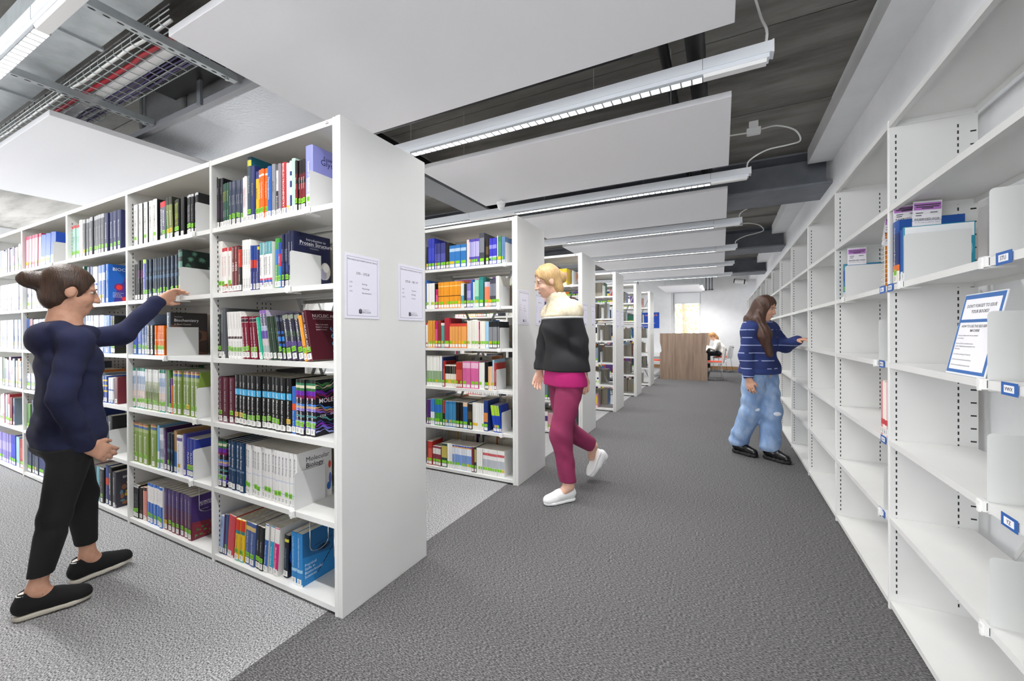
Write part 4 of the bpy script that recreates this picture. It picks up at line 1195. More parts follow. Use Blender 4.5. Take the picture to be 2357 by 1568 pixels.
# printed pictures on covers that face the aisle end
def cover_shapes(o, t, polys, name='cover_art'):
    b = MB()
    for i, (pts, col) in enumerate(polys):
        x = t + .0003 + i * .00005
        b.poly([(x, p[0], p[1]) for p in pts], col)
    return b.build(name, M_print, o)
def disc(cy, cz, ry, rz, n=18):
    return [(cy + ry * math.cos(2 * math.pi * i / n), cz + rz * math.sin(2 * math.pi * i / n)) for i in range(n)]
def ctext(o, t, s, y_, z, hgt, col, align='L', maxw=1.0, off=0.0):
    put_text(s, o, (t + .0008, y_, z), (0, 1, 0), (0, 0, 1), hgt, maxw, ink(col), 'cover_title', off, align)
def art(key, o, t, h, d):
    e = .004
    if key == 'glyco':
        ctext(o, t, 'Essentials of', .06, h * .83, .018, '#2c2f66', 'L')
        ctext(o, t, 'Glycobiology', .045, h * .74, .028, '#2c2f66', 'L')
    elif key == 'introps':
        ctext(o, t, 'Introduction to', .07, h * .87, .013, '#e8eaf4', 'L')
        ctext(o, t, 'Protein Structure', .035, h * .79, .019, '#f4f5fa', 'L', 1, .01)
        ctext(o, t, 'Second Edition', .09, h * .73, .006, '#c8ccde', 'L')
        cover_shapes(o, t, [([(.03, h * .775), (.18, h * .775), (.18, h * .779), (.03, h * .779)], '#c8ccde'), (disc(.178, h * .36, .03, .045), '#d8d2ca'), (disc(.165, h * .30, .02, .03), '#b4b0c4'), (disc(.182, h * .42, .018, .022), '#efece6')])
    elif key == 'nucleic':
        ctext(o, t, 'NUCLEIC ACIDS', .035, h * .86, .016, '#f2eaea', 'L')
        ctext(o, t, 'Structures, Properties, and Functions', .035, h * .82, .005, '#d8c8ca', 'L')
        for i, s_ in enumerate(('Victor A. Bloomfield', 'Donald M. Crothers', 'Ignacio Tinoco, Jr.')):
            ctext(o, t, s_, .045, h * (.70 - .05 * i), .006, '#e8dcdc', 'L')
        pol = []
        for i in range(26):
            z0 = h * (.08 + .58 * i / 26)
            z1 = h * (.08 + .58 * (i + 1) / 26)
            for ph in (0, math.pi):
                a0 = .145 + .022 * math.sin(i * .45 + ph)
                a1 = .145 + .022 * math.sin((i + 1) * .45 + ph)
                pol.append(([(a0 - .003, z0), (a0 + .003, z0), (a1 + .003, z1), (a1 - .003, z1)], '#58a8cc'))
            if i % 2 == 0:
                a0 = .145 + .022 * math.sin(i * .45)
                a1 = .145 - .022 * math.sin(i * .45)
                pol.append(([(min(a0, a1), z0), (max(a0, a1), z0), (max(a0, a1), z0 + .0015), (min(a0, a1), z0 + .0015)], '#a8c8d4'))
        cover_shapes(o, t, pol)
    elif key == 'strata':
        pol = []
        q = random.Random(5)
        for zc, th, col in ((.95, .05, '#3a7f3f'), (.90, .04, '#c9c2a0'), (.86, .04, '#2f6f3a'), (.79, .07, '#6a1fa0'), (.74, .04, '#8a1a5a'), (.67, .04, '#7a1220'), (.52, .04, '#3a7fd4'), (.48, .03, '#d8b070'), (.44, .04, '#b05a7c'), (.40, .035, '#7a5ac0'), (.30, .035, '#4f9a94'), (.22, .03, '#3a3f8a'), (.17, .04, '#7a1fa8'), (.12, .05, '#6f68cc'), (.06, .035, '#9aa2e4')):
            n = 16
            up = []
            lo = []
            for i in range(n + 1):
                yy = e + (d - 2 * e) * i / n
                wv = .012 * math.sin(i * .5 + zc * 3) + .004 * math.sin(i * 1.7 + zc * 20)
                th_ = th * h * (.6 + .4 * math.sin(i * .9 + zc * 31))
                lo.append((yy, zc * h + wv - th_ / 2))
                up.append((yy, zc * h + wv + th_ / 2))
            for i in range(n):
                pol.append(([lo[i], lo[i + 1], up[i + 1], up[i]], col))
        b = MB()
        for i, (pts, col) in enumerate(pol):
            x = t + .0003 + (i // 16) * .00002
            b.poly([(x, p[0], min(max(p[1], .001), h - .001)) for p in pts], col)
        b.build('cover_art', M_print, o)
        ctext(o, t, 'MOLECULAR', .022, h * .585, .022, '#f6f4fa', 'L', 1, .015)
        ctext(o, t, 'COX', .026, h * .335, .011, '#f6f4fa', 'L', 1, .01)
        ctext(o, t, 'DOUDNA', .085, h * .345, .011, '#f6f4fa', 'L', 1, .01)
    elif key == 'molwhite':
        ctext(o, t, 'Molecular', .05, h * .80, .024, '#3f4048', 'L')
        ctext(o, t, 'Biology', .05, h * .685, .024, '#2c2d33', 'L', 1, .015)
        cover_shapes(o, t, [(disc(.185, h * .62, .008, .02), '#d8431f'), (disc(.188, h * .34, .008, .03), '#5a68b8'), (disc(.18, h * .2, .012, .02), '#2a6cc0')])
    elif key == 'practical':
        cover_shapes(o, t, [([(e, h * .55), (d - e, h * .42), (d - e, h - .001), (e, h - .001)], '#1f5f94'), (disc(.12, h * .58, .038, .016), '#123a5c'), (disc(.12, h * .58, .013, .015), '#0a1c30'), ([(.07, h * .67), (.17, h * .70), (.17, h * .715), (.07, h * .685)], '#123a5c')]
                     + [([(.085 + .012 * i, h * (.12 + .05 * i)), (.089 + .012 * i, h * (.12 + .05 * i)), (.1 + .012 * i, h * (.2 + .05 * i)), (.096 + .012 * i, h * (.2 + .05 * i))], '#16314c') for i in range(7)])
        for i, s_ in enumerate(('Practical', 'Skills in', 'Biomolecular', 'Sciences')):
            ctext(o, t, s_, .016, h * (.36 - .075 * i), .0135, '#e4f0f8', 'L')
    elif key == 'shortcourse':
        cover_shapes(o, t, [([(e, .002), (d - e, .002), (d - e, h * .55), (e, h * .72)], '#6a4634'), ([(.09, h * .1), (d - e, h * .05), (d - e, h * .35), (.12, h * .3)], '#38241c'), (disc(.15, h * .45, .02, .03), '#2a1c18')])
        ctext(o, t, 'Third Edition', .02, h * .89, .006, '#c8ccd0', 'L')
        ctext(o, t, 'Biochemistry', .02, h * .79, .018, '#eceff2', 'L', 1, .01)
        ctext(o, t, 'A Short Course', .02, h * .71, .010, '#e4d4c4', 'L')
    elif key == 'crystal':
        q = random.Random(9)
        pol = [([(e, .002), (d - e, .002), (d - e, h * .3), (e, h * .42)], '#7a2438')]
        for i in range(60):
            cy, cz = q.uniform(.02, d - .01), q.uniform(.005, h * .34)
            pol.append((disc(cy, cz, q.uniform(.003, .008), q.uniform(.003, .007), 7), q.choice(['#4f7a3c', '#a8323a', '#3f6a34', '#8a2a30', '#5c8a48'])))
        cover_shapes(o, t, pol)
        ctext(o, t, 'BIOMOLECULAR', .04, h * .80, .012, '#efe6f2', 'L', 1, .01)
        ctext(o, t, 'CRYSTALLOGRAPHY', .04, h * .745, .012, '#efe6f2', 'L', 1, .01)
        ctext(o, t, 'Bernhard Rupp', .04, h * .65, .006, '#dccfe0', 'L')
    elif key == 'voet':
        pol = [([(.03, .01), (d - e, .01), (d - e, h * .7), (.09, h * .6), (.05, h * .4)], '#3a2f8c')]
        for cy, cz, r in ((.06, h * .42, .022), (.12, h * .62, .026), (.14, h * .2, .024), (.09, h * .12, .018), (.16, h * .42, .02)):
            pol.append((disc(cy, cz, r * 1.25, r * 1.25, 12), '#7a1f6c'))
            pol.append((disc(cy, cz, r * .8, r * .8, 12), '#e8322c'))
        cover_shapes(o, t, pol)
        ctext(o, t, 'BIOCHEMISTRY', .025, h * .84, .022, '#f2f6fa', 'L')
        for i in range(4):
            ctext(o, t, ('Thomas M. Terry', 'Donald Voet', 'Judith G. Voet', 'Charlotte Pratt')[i], .025, h * (.26 - .035 * i), .006, '#eaf0fa', 'L')
    elif key == 'bioccover':
        pol = []
        q = random.Random(4)
        for i in range(40):
            cy, cz = q.uniform(.03, d - .02), q.uniform(.02, h * .66)
            pol.append((disc(cy, cz, q.uniform(.006, .016), q.uniform(.006, .02), 9), q.choice(['#4f7a8c', '#c8a43a', '#6a5a7c', '#2f4a5c', '#8a5a3a', '#5c8aa0'])))
        cover_shapes(o, t, pol)
        ctext(o, t, 'BIOCHEMISTRY', .04, h * .80, .016, '#e8e6ec', 'L')
    elif key == 'fern':
        pol = []
        q = random.Random(8)
        for i in range(9):
            cy, cz = q.uniform(.03, d - .02), q.uniform(h * .5, h * .95)
            for j in range(14):
                w = 2 * math.pi * j / 14
                dy, dz = math.cos(w), math.sin(w)
                L = q.uniform(.012, .02)
                pol.append(([(cy - dz * .001, cz + dy * .001), (cy + dy * L - dz * .001, cz + dz * L + dy * .001), (cy + dy * L + dz * .001, cz + dz * L - dy * .001), (cy + dz * .001, cz - dy * .001)], '#6aa088'))
        b = MB()
        for i, (pts, col) in enumerate(pol):
            b.poly([(t + .0004, p[0], min(p[1], h - .001)) for p in pts], col)
        b.build('cover_art', M_print, o)
    elif key == 'bluecircle':
        cover_shapes(o, t, [(disc(.07, h * .5, .06, .075), '#1a5cc0'), (disc(.075, h * .5, .045, .058), '#0d2444'), (disc(.08, h * .52, .025, .03), '#1c6ad8')])
    elif key == 'tealtall':
        cover_shapes(o, t, [(disc(.03, h * .42, .008, .01), '#c8323a')])

ROWS = [
 ((1, 1, 1), [(2, -2.4725, -2.4158, 0.275, 'blackpurple', 0), (3, -2.4158, -2.3464, 0.237, 'greenyel', 0), (6, -2.3464, -2.2386, 0.237, 'slate', 0), (2, -2.2386, -2.1894, 0.243, 'whitepink', 0), (1, -2.1894, -2.1542, 0.339, 'tealtall', 0), (1, -2.1542, -2.1222, 0.285, 'navy', 0), (1, -2.1222, -2.0952, 0.252, 'yellow', 0), (3, -2.0952, -2.0206, 0.255, 'orange', 0), (1, -2.0206, -1.9898, 0.259, 'blue', 0), (1, -1.9879, -1.9603, 0.264, 'grey', 0), (1, -1.9584, -1.9356, 0.228, 'whiteblack', 0), (1, -1.9347, -1.9122, 0.256, 'mauve', 0), (1, -1.9104, -1.8766, 0.257, 'redbio', 0), (2, -1.8766, -1.8503, 0.25, 'lavwhite', 0), (1, -1.8477, -1.8312, 0.254, 'mintnavy', 0), (1, -1.8303, -1.8029, 0.26, 'mint', 0), (4, -1.8029, -1.7382, 0.245, 'redblack', 0), (1, -1.7357, -1.6827, 0.301, 'glyco', 0)]),
 ((1, 1, 2), [(1, -2.4725, -2.4298, 0.286, 'whitetall', 0), (3, -2.4276, -2.3415, 0.244, 'whitered', 0), (2, -2.3415, -2.2713, 0.246, 'hess', 0), (1, -2.2693, -2.2351, 0.234, 'blackred', 0), (4, -2.234, -2.1624, 0.267, 'proteins', 0), (3, -2.1624, -2.1077, 0.232, 'bluered', 0), (1, -2.1077, -2.0894, 0.229, 'navythin', 0), (4, -2.0886, -1.9866, 0.239, 'exploring', 0), (1, -1.9673, -1.9335, 0.248, 'greenblue', 0), (1, -1.9317, -1.9119, 0.224, 'blueredblue', 0), (3, -1.9083, -1.8605, 0.265, 'navylean', 3), (2, -1.8605, -1.8257, 0.275, 'introps', 2)]),
 ((1, 1, 3), [(1, -2.4725, -2.4459, 0.24, 'darkthin', 0), (1, -2.4411, -2.4023, 0.273, 'greytall', 0), (5, -2.3614, -2.2312, 0.249, 'structbio', 4), (4, -2.2285, -2.103, 0.221, 'maroonbio', 6), (1, -2.0904, -2.0671, 0.217, 'tealgreen', 9), (2, -2.0647, -2.0044, 0.251, 'dotted', 9), (3, -2.0004, -1.9216, 0.218, 'darkgreen', 10), (2, -1.92, -1.8797, 0.224, 'bluestripe', 10), (3, -1.8749, -1.7494, 0.229, 'fundam', 11), (1, -1.7434, -1.7211, 0.22, 'orangesol', 13), (1, -1.7181, -1.6843, 0.241, 'nucleic', 12)]),
 ((1, 1, 4), [(3, -2.4725, -2.326, 0.246, 'nucleicup', 0), (12, -2.3215, -1.8487, 0.265, 'molblack', 0), (1, -1.8472, -1.8198, 0.227, 'bluethin', 0), (4, -1.8175, -1.677, 0.264, 'strata', 0)]),
 ((1, 1, 5), [(2, -2.4725, -2.3942, 0.264, 'strata', 0), (4, -2.3909, -2.2302, 0.262, 'molnavy', 0), (15, -2.2272, -1.8086, 0.26, 'molwhite', 0)]),
 ((1, 1, 6), [(1, -2.4725, -2.4389, 0.209, 'cellblue', -5), (1, -2.4366, -2.4233, 0.222, 'purplethin', -5), (1, -2.4211, -2.4035, 0.225, 'steelthin', -5), (1, -2.4013, -2.3408, 0.227, 'redpink', -7), (2, -2.3217, -2.2409, 0.223, 'yelred', -5), (2, -2.2389, -2.1476, 0.222, 'slateblue', -4), (2, -2.1417, -2.075, 0.222, 'blackpaper', -4), (1, -2.0732, -2.0416, 0.247, 'bluewhite', -5), (1, -2.036, -2.005, 0.244, 'cyanwhite', -5), (1, -1.9996, -1.9611, 0.244, 'magwhite', -5), (1, -1.9392, -1.9047, 0.21, 'bluecircle', -3), (2, -1.8563, -1.772, 0.251, 'practical', 0)]),
 ((1, 2, 1), [(5, -3.4522, -3.1365, 0.273, 'biochemwhite', 0), (1, -3.1099, -3.0698, 0.242, 'greybio', 0), (1, -3.0676, -3.0248, 0.24, 'greenred', 0), (2, -3.0081, -2.9368, 0.255, 'olive', 3), (2, -2.9325, -2.8674, 0.229, 'blackyel', 0), (1, -2.8622, -2.8204, 0.236, 'black', 0), (5, -2.7895, -2.6578, 0.234, 'blackslim', 0)]),
 ((1, 2, 2), [(1, -3.4474, -3.3918, 0.238, 'black', 0), (2, -3.3882, -3.3361, 0.26, 'blackpurp2', 0), (1, -3.3313, -3.2886, 0.26, 'essential', 0), (16, -3.278, -2.8859, 0.253, 'slatemar', 0), (1, -2.8818, -2.8333, 0.28, 'fern', 0)]),
 ((1, 2, 3), [(2, -3.4725, -3.3459, 0.264, 'blueillus', 0), (2, -3.3401, -3.2762, 0.259, 'ltblue', 0), (2, -3.2704, -3.18, 0.192, 'blackbio', 0), (5, -3.1745, -3.053, 0.186, 'orangebio', 0), (1, -3.0361, -2.986, 0.265, 'shortcourse', 0)]),
 ((1, 2, 4), [(4, -3.4725, -3.3089, 0.264, 'landscape', 0), (6, -3.3051, -3.1223, 0.258, 'landgreen', 0), (3, -3.1164, -3.042, 0.262, 'landscape2', 0), (1, -3.0397, -3.0039, 0.261, 'greenplain', 0), (1, -3.0016, -2.9756, 0.211, 'purpleprot', 0), (1, -2.9744, -2.9557, 0.216, 'orangethin', 0), (6, -2.9532, -2.6552, 0.263, 'biochemgreen', 0)]),
 ((1, 2, 5), [(3, -3.4725, -3.2592, 0.259, 'biochemgreen', 0), (1, -3.2349, -3.1543, 0.269, 'biochemgreen2', 0), (1, -3.1426, -3.1207, 0.269, 'skyblue', 0), (1, -3.1164, -3.0677, 0.253, 'greypale', 2), (1, -3.0649, -3.0367, 0.261, 'purplebuf', 3), (6, -3.0339, -2.9596, 0.233, 'slatemar', 0), (2, -2.9581, -2.9237, 0.255, 'tanblue', 0), (1, -2.9148, -2.8504, 0.232, 'whiteplant', 0), (1, -2.8446, -2.8131, 0.246, 'plantbiol', 0), (3, -2.8103, -2.7001, 0.225, 'plant', 0)]),
 ((1, 2, 6), [(3, -3.4725, -3.4022, 0.211, 'blackslim', 0), (2, -3.3957, -3.3605, 0.204, 'darkbrown', 0), (1, -3.3511, -3.3024, 0.216, 'salmon', 0), (5, -3.2962, -3.0863, 0.253, 'bluewhiteblue', 0), (7, -3.0835, -2.7472, 0.255, 'crystal', 0)]),
 ((1, 3, 1), [(5, -4.4725, -4.3375, 0.258, 'mintred', 0), (1, -4.3332, -4.2752, 0.289, 'whiteorange', 0), (8, -4.2653, -3.8912, 0.283, 'greyblack', 0), (4, -3.8838, -3.6465, 0.279, 'navybio', 0)]),
 ((1, 3, 2), [(2, -4.1826, -4.0894, 0.277, 'navygrey', 0), (1, -4.0818, -4.0063, 0.27, 'whiteblue', 0), (2, -3.9989, -3.8776, 0.273, 'bluevoet', 0), (1, -3.8676, -3.8293, 0.275, 'voet', 0)]),
 ((1, 3, 3), [(4, -4.2845, -4.103, 0.273, 'silverblue', 0), (2, -4.0846, -3.9237, 0.271, 'whiteblue', 0), (1, -3.9164, -3.8025, 0.267, 'blue', 0), (2, -3.7955, -3.7265, 0.261, 'blackyel', 0)]),
 ((1, 3, 4), [(2, -3.9333, -3.859, 0.189, 'blueyel', 0), (2, -3.8485, -3.7659, 0.178, 'whiteblue', 0), (1, -3.7659, -3.7054, 0.187, 'maroonplain', 0)]),
 ((1, 3, 5), [(3, -4.1414, -3.9551, 0.188, 'tealdark', 0), (2, -3.9471, -3.8672, 0.248, 'navygrey', 0), (1, -3.8593, -3.7765, 0.267, 'blackbio', 0)]),
 ((1, 3, 6), [(1, -4.1191, -4.0628, 0.242, 'tealdark', 0), (1, -4.0544, -4.0047, 0.251, 'cyanpale', 0), (1, -3.9992, -3.9235, 0.255, 'blackslim', 0), (1, -3.9181, -3.8704, 0.276, 'bluered', 0), (1, -3.8652, -3.8028, 0.272, 'blackbio', 0), (1, -3.7976, -3.7416, 0.248, 'bioccover', 0)]),
 ((1, 4, 1), [(5, -5.4725, -5.1304, 0.285, 'cellred', -3), (3, -5.1304, -4.8056, 0.261, 'cellblue2', -5)]),
 ((1, 5, 1), [(10, -6.1959, -5.6128, 0.24, 'R', 0)]),
 ((1, 4, 2), [(12, -5.4725, -4.6637, 0.279, 'silver', 0)]),
 ((1, 4, 3), [(1, -5.4725, -5.4226, 0.274, 'blue', 0), (1, -5.4184, -5.3291, 0.271, 'maroonplain', 0), (9, -5.3228, -4.6702, 0.265, 'silverblue', 0)]),
 ((1, 4, 4), [(2, -5.4725, -5.2922, 0.144, 'silver', 0), (1, -5.2712, -5.1816, 0.146, 'greypale', 0), (1, -5.168, -5.0943, 0.148, 'maroonplain', 0), (3, -5.0877, -4.8474, 0.148, 'silver', 0)]),
 ((1, 4, 5), [(1, -5.4725, -5.3811, 0.231, 'greenplain', 0), (4, -5.3661, -5.1166, 0.269, 'slate', 0), (3, -5.0992, -4.8542, 0.275, 'bluevio', 0)]),
 ((1, 4, 6), [(5, -5.4725, -5.2156, 0.241, 'slate', 0), (1, -5.2122, -5.0924, 0.269, 'navy', 0), (4, -5.0859, -4.8613, 0.279, 'R', 0)]),
 ((1, 5, 2), [(9, -6.1776, -5.611, 0.252, 'silver', 0)]),
 ((1, 5, 3), [(9, -6.186, -5.6326, 0.271, 'silverblue', 0)]),
 ((1, 5, 5), [(8, -6.2295, -5.8237, 0.273, 'R', 0)]),
 ((1, 5, 6), [(5, -6.2384, -5.9139, 0.274, 'lavender', 0), (2, -5.9047, -5.7917, 0.279, 'royal', 0), (2, -5.7783, -5.6904, 0.273, 'ltblueS', 0), (1, -5.6817, -5.5957, 0.261, 'redS', 0)]),
 ((1, 5, 4), [(10, -6.1997, -5.61, 0.264, 'R', 0)]),
 ((2, 1, 1), [(1, -2.4183, -2.3976, 0.216, 'black', 0), (2, -2.3933, -2.3223, 0.289, 'royal', 0), (6, -2.318, -2.1994, 0.236, 'bluevio', 0), (4, -2.1973, -2.1562, 0.232, 'black', 0), (3, -2.1562, -1.9762, 0.201, 'wideblue', 0), (1, -1.9742, -1.9469, 0.236, 'creampink', 0), (6, -1.9469, -1.8464, 0.236, 'purpwhite', 0), (1, -1.8445, -1.7947, 0.278, 'darkgrey', 0), (1, -1.7826, -1.753, 0.225, 'brownblack', 0), (5, -1.7484, -1.6753, 0.222, 'bluelav', 0), (1, -1.6726, -1.6636, 0.236, 'white', 0), (1, -1.6636, -1.6304, 0.23, 'green', 0), (2, -1.6277, -1.5993, 0.223, 'steel', 0)]),
 ((2, 1, 2), [(1, -2.4227, -2.4117, 0.265, 'blue', 0), (4, -2.4107, -2.3244, 0.234, 'white', 0), (1, -2.3234, -2.3095, 0.229, 'black', 0), (1, -2.3085, -2.2851, 0.176, 'magenta', 0), (8, -2.2841, -2.0373, 0.236, 'orangeS', 0), (2, -2.0363, -2.0066, 0.214, 'whitecyan', 0), (2, -2.0056, -1.9781, 0.208, 'blackgreen', 0), (3, -1.9772, -1.9344, 0.209, 'lavender', 0), (1, -1.9324, -1.9093, 0.239, 'blue', 0), (1, -1.9083, -1.8959, 0.218, 'white', 0), (2, -1.8939, -1.8521, 0.234, 'mint', 0), (1, -1.8483, -1.805, 0.258, 'teal', 0), (3, -1.7966, -1.7456, 0.212, 'salmonS', 0), (3, -1.7438, -1.688, 0.228, 'darkgrey', 0), (1, -1.6853, -1.6546, 0.255, 'cream', 0)]),
 ((2, 1, 3), [(1, -2.4227, -2.402, 0.226, 'whitered', 0), (3, -2.3998, -2.3255, 0.247, 'gold', 0), (1, -2.3223, -2.2925, 0.241, 'magenta', 0), (1, -2.2904, -2.2536, 0.247, 'darkred', 0), (2, -2.2525, -2.216, 0.223, 'tealwhite', 0), (1, -2.2139, -2.1603, 0.267, 'crimson', 0), (6, -2.1583, -1.9781, 0.216, 'orangered', 0), (8, -1.9752, -1.8549, 0.239, 'whitecream', 0), (1, -1.854, -1.8426, 0.229, 'magenta', 0), (4, -1.8407, -1.7901, 0.233, 'whitecream', 0), (1, -1.7882, -1.7567, 0.228, 'ltblueS', 0), (5, -1.7557, -1.6546, 0.227, 'blackwhite', 0)]),
 ((2, 1, 4), [(10, -2.4203, -2.2455, 0.277, 'whitegreen', 0), (1, -2.2443, -2.232, 0.265, 'navy', 0), (1, -2.2308, -2.2161, 0.231, 'redS', 0), (8, -2.2137, -2.0946, 0.198, 'whiteyel', 0), (3, -2.0922, -2.0288, 0.227, 'redS', 0), (4, -2.0241, -1.8577, 0.234, 'pink', 0), (2, -1.8533, -1.7979, 0.227, 'white', 0), (2, -1.7958, -1.7651, 0.235, 'black', 0), (3, -1.764, -1.724, 0.196, 'peach', 0), (1, -1.7218, -1.7057, 0.254, 'ltblueS', 0), (1, -1.7025, -1.6854, 0.228, 'redS', 0)]),
 ((2, 1, 5), [(2, -2.4199, -2.379, 0.228, 'purple', 0), (2, -2.3765, -2.3322, 0.237, 'bluewhiteS', 0), (3, -2.3285, -2.244, 0.24, 'greenblue', 0), (1, -2.2403, -2.217, 0.231, 'redblackS', 0), (6, -2.2109, -2.0966, 0.228, 'midblue', 0), (4, -2.0942, -2.0238, 0.227, 'black', 0), (1, -2.0203, -1.9717, 0.227, 'blueorange', 0), (2, -1.9694, -1.9272, 0.221, 'brownblack', 0), (6, -1.9249, -1.8086, 0.234, 'white', 0), (1, -1.8075, -1.767, 0.261, 'navyorange', 0), (5, -1.7129, -1.6343, 0.226, 'lime', 8)]),
 ((2, 1, 6), [(1, -2.4222, -2.4068, 0.214, 'darkred', 0), (1, -2.4055, -2.3597, 0.214, 'redS', 0), (3, -2.3559, -2.2609, 0.176, 'mixed', 0), (1, -2.256, -2.1923, 0.212, 'dkgreen', 0), (2, -2.1887, -2.1381, 0.217, 'white', 0), (8, -2.1357, -1.9338, 0.213, 'rainbow', 0), (1, -1.9326, -1.9077, 0.218, 'maroon', 0), (1, -1.9065, -1.8863, 0.222, 'dkgreen', 0), (3, -1.884, -1.8238, 0.215, 'white', 0), (9, -1.8216, -1.6089, 0.216, 'whitestripe', 0)]),
]

bayname = {1: 'end bay', 2: 'second bay', 3: 'third bay'}
stuff_rows = []
used_labels = set()
for (rk, bay, sh), runs in ROWS:
    if rk == 1 and bay <= 3:
        ys = RY0 + .025
        for ri, (n, x0, x1, h, key, ln) in enumerate(runs):
            st = S[key] if key in S else None
            p = (x1 - x0) / n
            t = p * (1 - st['gap']) * math.cos(math.radians(ln)) - .0004
            h = min(h, .338 if sh == 1 else .318)
            if key == 'navylean' or key == 'introps':
                ln = 1.0
            d = max(.155, min(.215, h * .76))
            meshes = None
            for i in range(n):
                xa = x0 + i * p
                where = '%s shelf, %s' % (sw[sh - 1], bayname[bay])
                lab = st['d'] + ', ' + (('%s of %s, ' % (ordw[i], num(n))) if n > 1 else '') + where
                if lab in used_labels:
                    lab = st['d'] + ', ' + (('%s of another %s, ' % (ordw[i], num(n))) if n > 1 else 'another one, ') + where
                used_labels.add(lab)
                stk = None
                if key == 'molblack':
                    stk = 'y' if i in (0, 1, 11) else ('n' if i == 10 else 'g')
                elif key == 'crystal':
                    stk = 'y' if i == 0 else 'g'
                elif key == 'biochemgreen' and sh == 4 and i == 3:
                    stk = 'y'
                elif key == 'greyblack' and i == 0:
                    stk = 'y'
                elif key in ('molwhite', 'slatemar', 'landgreen') and i % 3 == 2:
                    stk = 'n'
                elif st['s'] == 'g' and key in ('biochemwhite', 'whitered', 'nucleicup') and i % 2 == 1:
                    stk = 'n'
                yy = ys + rnd.uniform(-.004, .006) + (.012 if key == 'bluecircle' else 0)
                o, meshes = make_book(t, h, d, st, lab, 'books on the %s of the first bookcase' % where, (xa + (p - t) * .3, yy, ZS[sh - 1] + .0003), ln, 0, meshes, stk)
                if i == n - 1:
                    art(key, o, t, h, d)
    else:
        stuff_rows.append(((rk, bay, sh), runs))

# ---- the rest of the books, shelf after shelf, as one mass
SB_ = MB()
q = random.Random(21)
def mass_book(x, t, h, yf, d, z, sp, bands, ln, back, sticker):
    """yf: spine plane; back: spine faces +y"""
    a = math.radians(ln)
    ca, sa = math.cos(a), math.sin(a)
    sgn = -1 if back else 1
    zo = t * abs(sa) if ln < 0 else 0
    def P(u, v, w):
        return (x + u * ca - w * sa, yf + sgn * v, z + zo + u * sa + w * ca)
    def Q(pts, col):
        pts = [P(*pt) for pt in pts]
        SB_.poly(pts[::-1] if back else pts, col)
    jt = 1 + .16 * (q.random() - .5)
    def J(c):
        return tuple(min(1.0, v * jt) for v in lin(c))
    for a0, a1, col in spine_cols(sp, bands):
        col = J(col)
        Q([(0, 0, a0 * h), (t, 0, a0 * h), (t, 0, a1 * h), (0, 0, a1 * h)], col)
    Q([(t, 0, 0), (t, d, 0), (t, d, h), (t, 0, h)], sp)
    Q([(0, d, 0), (0, 0, 0), (0, 0, h), (0, d, h)], sp)
    Q([(0, 0, h), (t, 0, h), (t, d, h), (0, d, h)], '#d6d0c2')
    Q([(t, d, 0), (0, d, 0), (0, d, h), (t, d, h)], '#cfc8b8')
    Q([(0, d, 0), (t, d, 0), (t, 0, 0), (0, 0, 0)], sp)
    if sticker:
        u0, u1 = t * .08, t * .92
        Q([(u0, -.0006, .008), (u1, -.0006, .008), (u1, -.0006, .034), (u0, -.0006, .034)], '#efeeea')
        if sticker != 'n':
            Q([(u0, -.0006, .038), (u1, -.0006, .038), (u1, -.0006, .062), (u0, -.0006, .062)], '#86d12c' if sticker == 'g' else '#f0c419')
q = random.Random(21)
def random_run(xa, xb, yf, z, back, zi, hmax=.30, lo=.2, drop=0.0):
    x = xa
    while x < xb - .02:
        n = q.choice([1, 1, 2, 3, 4, 6])
        sp = q.choice(PAL)
        h = q.uniform(lo, hmax)
        t = q.uniform(.012, .042)
        bands = [(q.uniform(.1, .5), q.uniform(.55, .95), q.choice(PAL))] if q.random() < .5 else []
        for i in range(n):
            if x + t > xb:
                return
            if q.random() >= drop:
                mass_book(x, t * .95, h, yf + (-1 if back else 1) * q.uniform(0, .006), min(.21, h * .75), z, sp, bands, 0, back, q.choice('gggny'))
            x += t
done = set()
for (rk, bay, sh), runs in stuff_rows:
    done.add((rk, bay, sh))
    yf = RY0 + .025 + RPITCH * (rk - 1)
    for n, x0, x1, h, key, ln in runs:
        h = min(h, .338 if sh == 1 else .318)
        p = (x1 - x0) / n
        for i in range(n):
            if key == 'R':
                sp, bands, hh = q.choice(PAL), ([(q.uniform(.1, .5), q.uniform(.55, .95), q.choice(PAL))] if q.random() < .6 else []), h * q.uniform(.9, 1.05)
            else:
                sp, bands = D[key]
                hh = h
            mass_book(x0 + i * p, p * .94 * math.cos(math.radians(ln)), min(hh, .33), yf + q.uniform(-.003, .005), min(.21, hh * .76), ZS[sh - 1] + .0003, sp, bands, ln, False, q.choice('ggggny'))
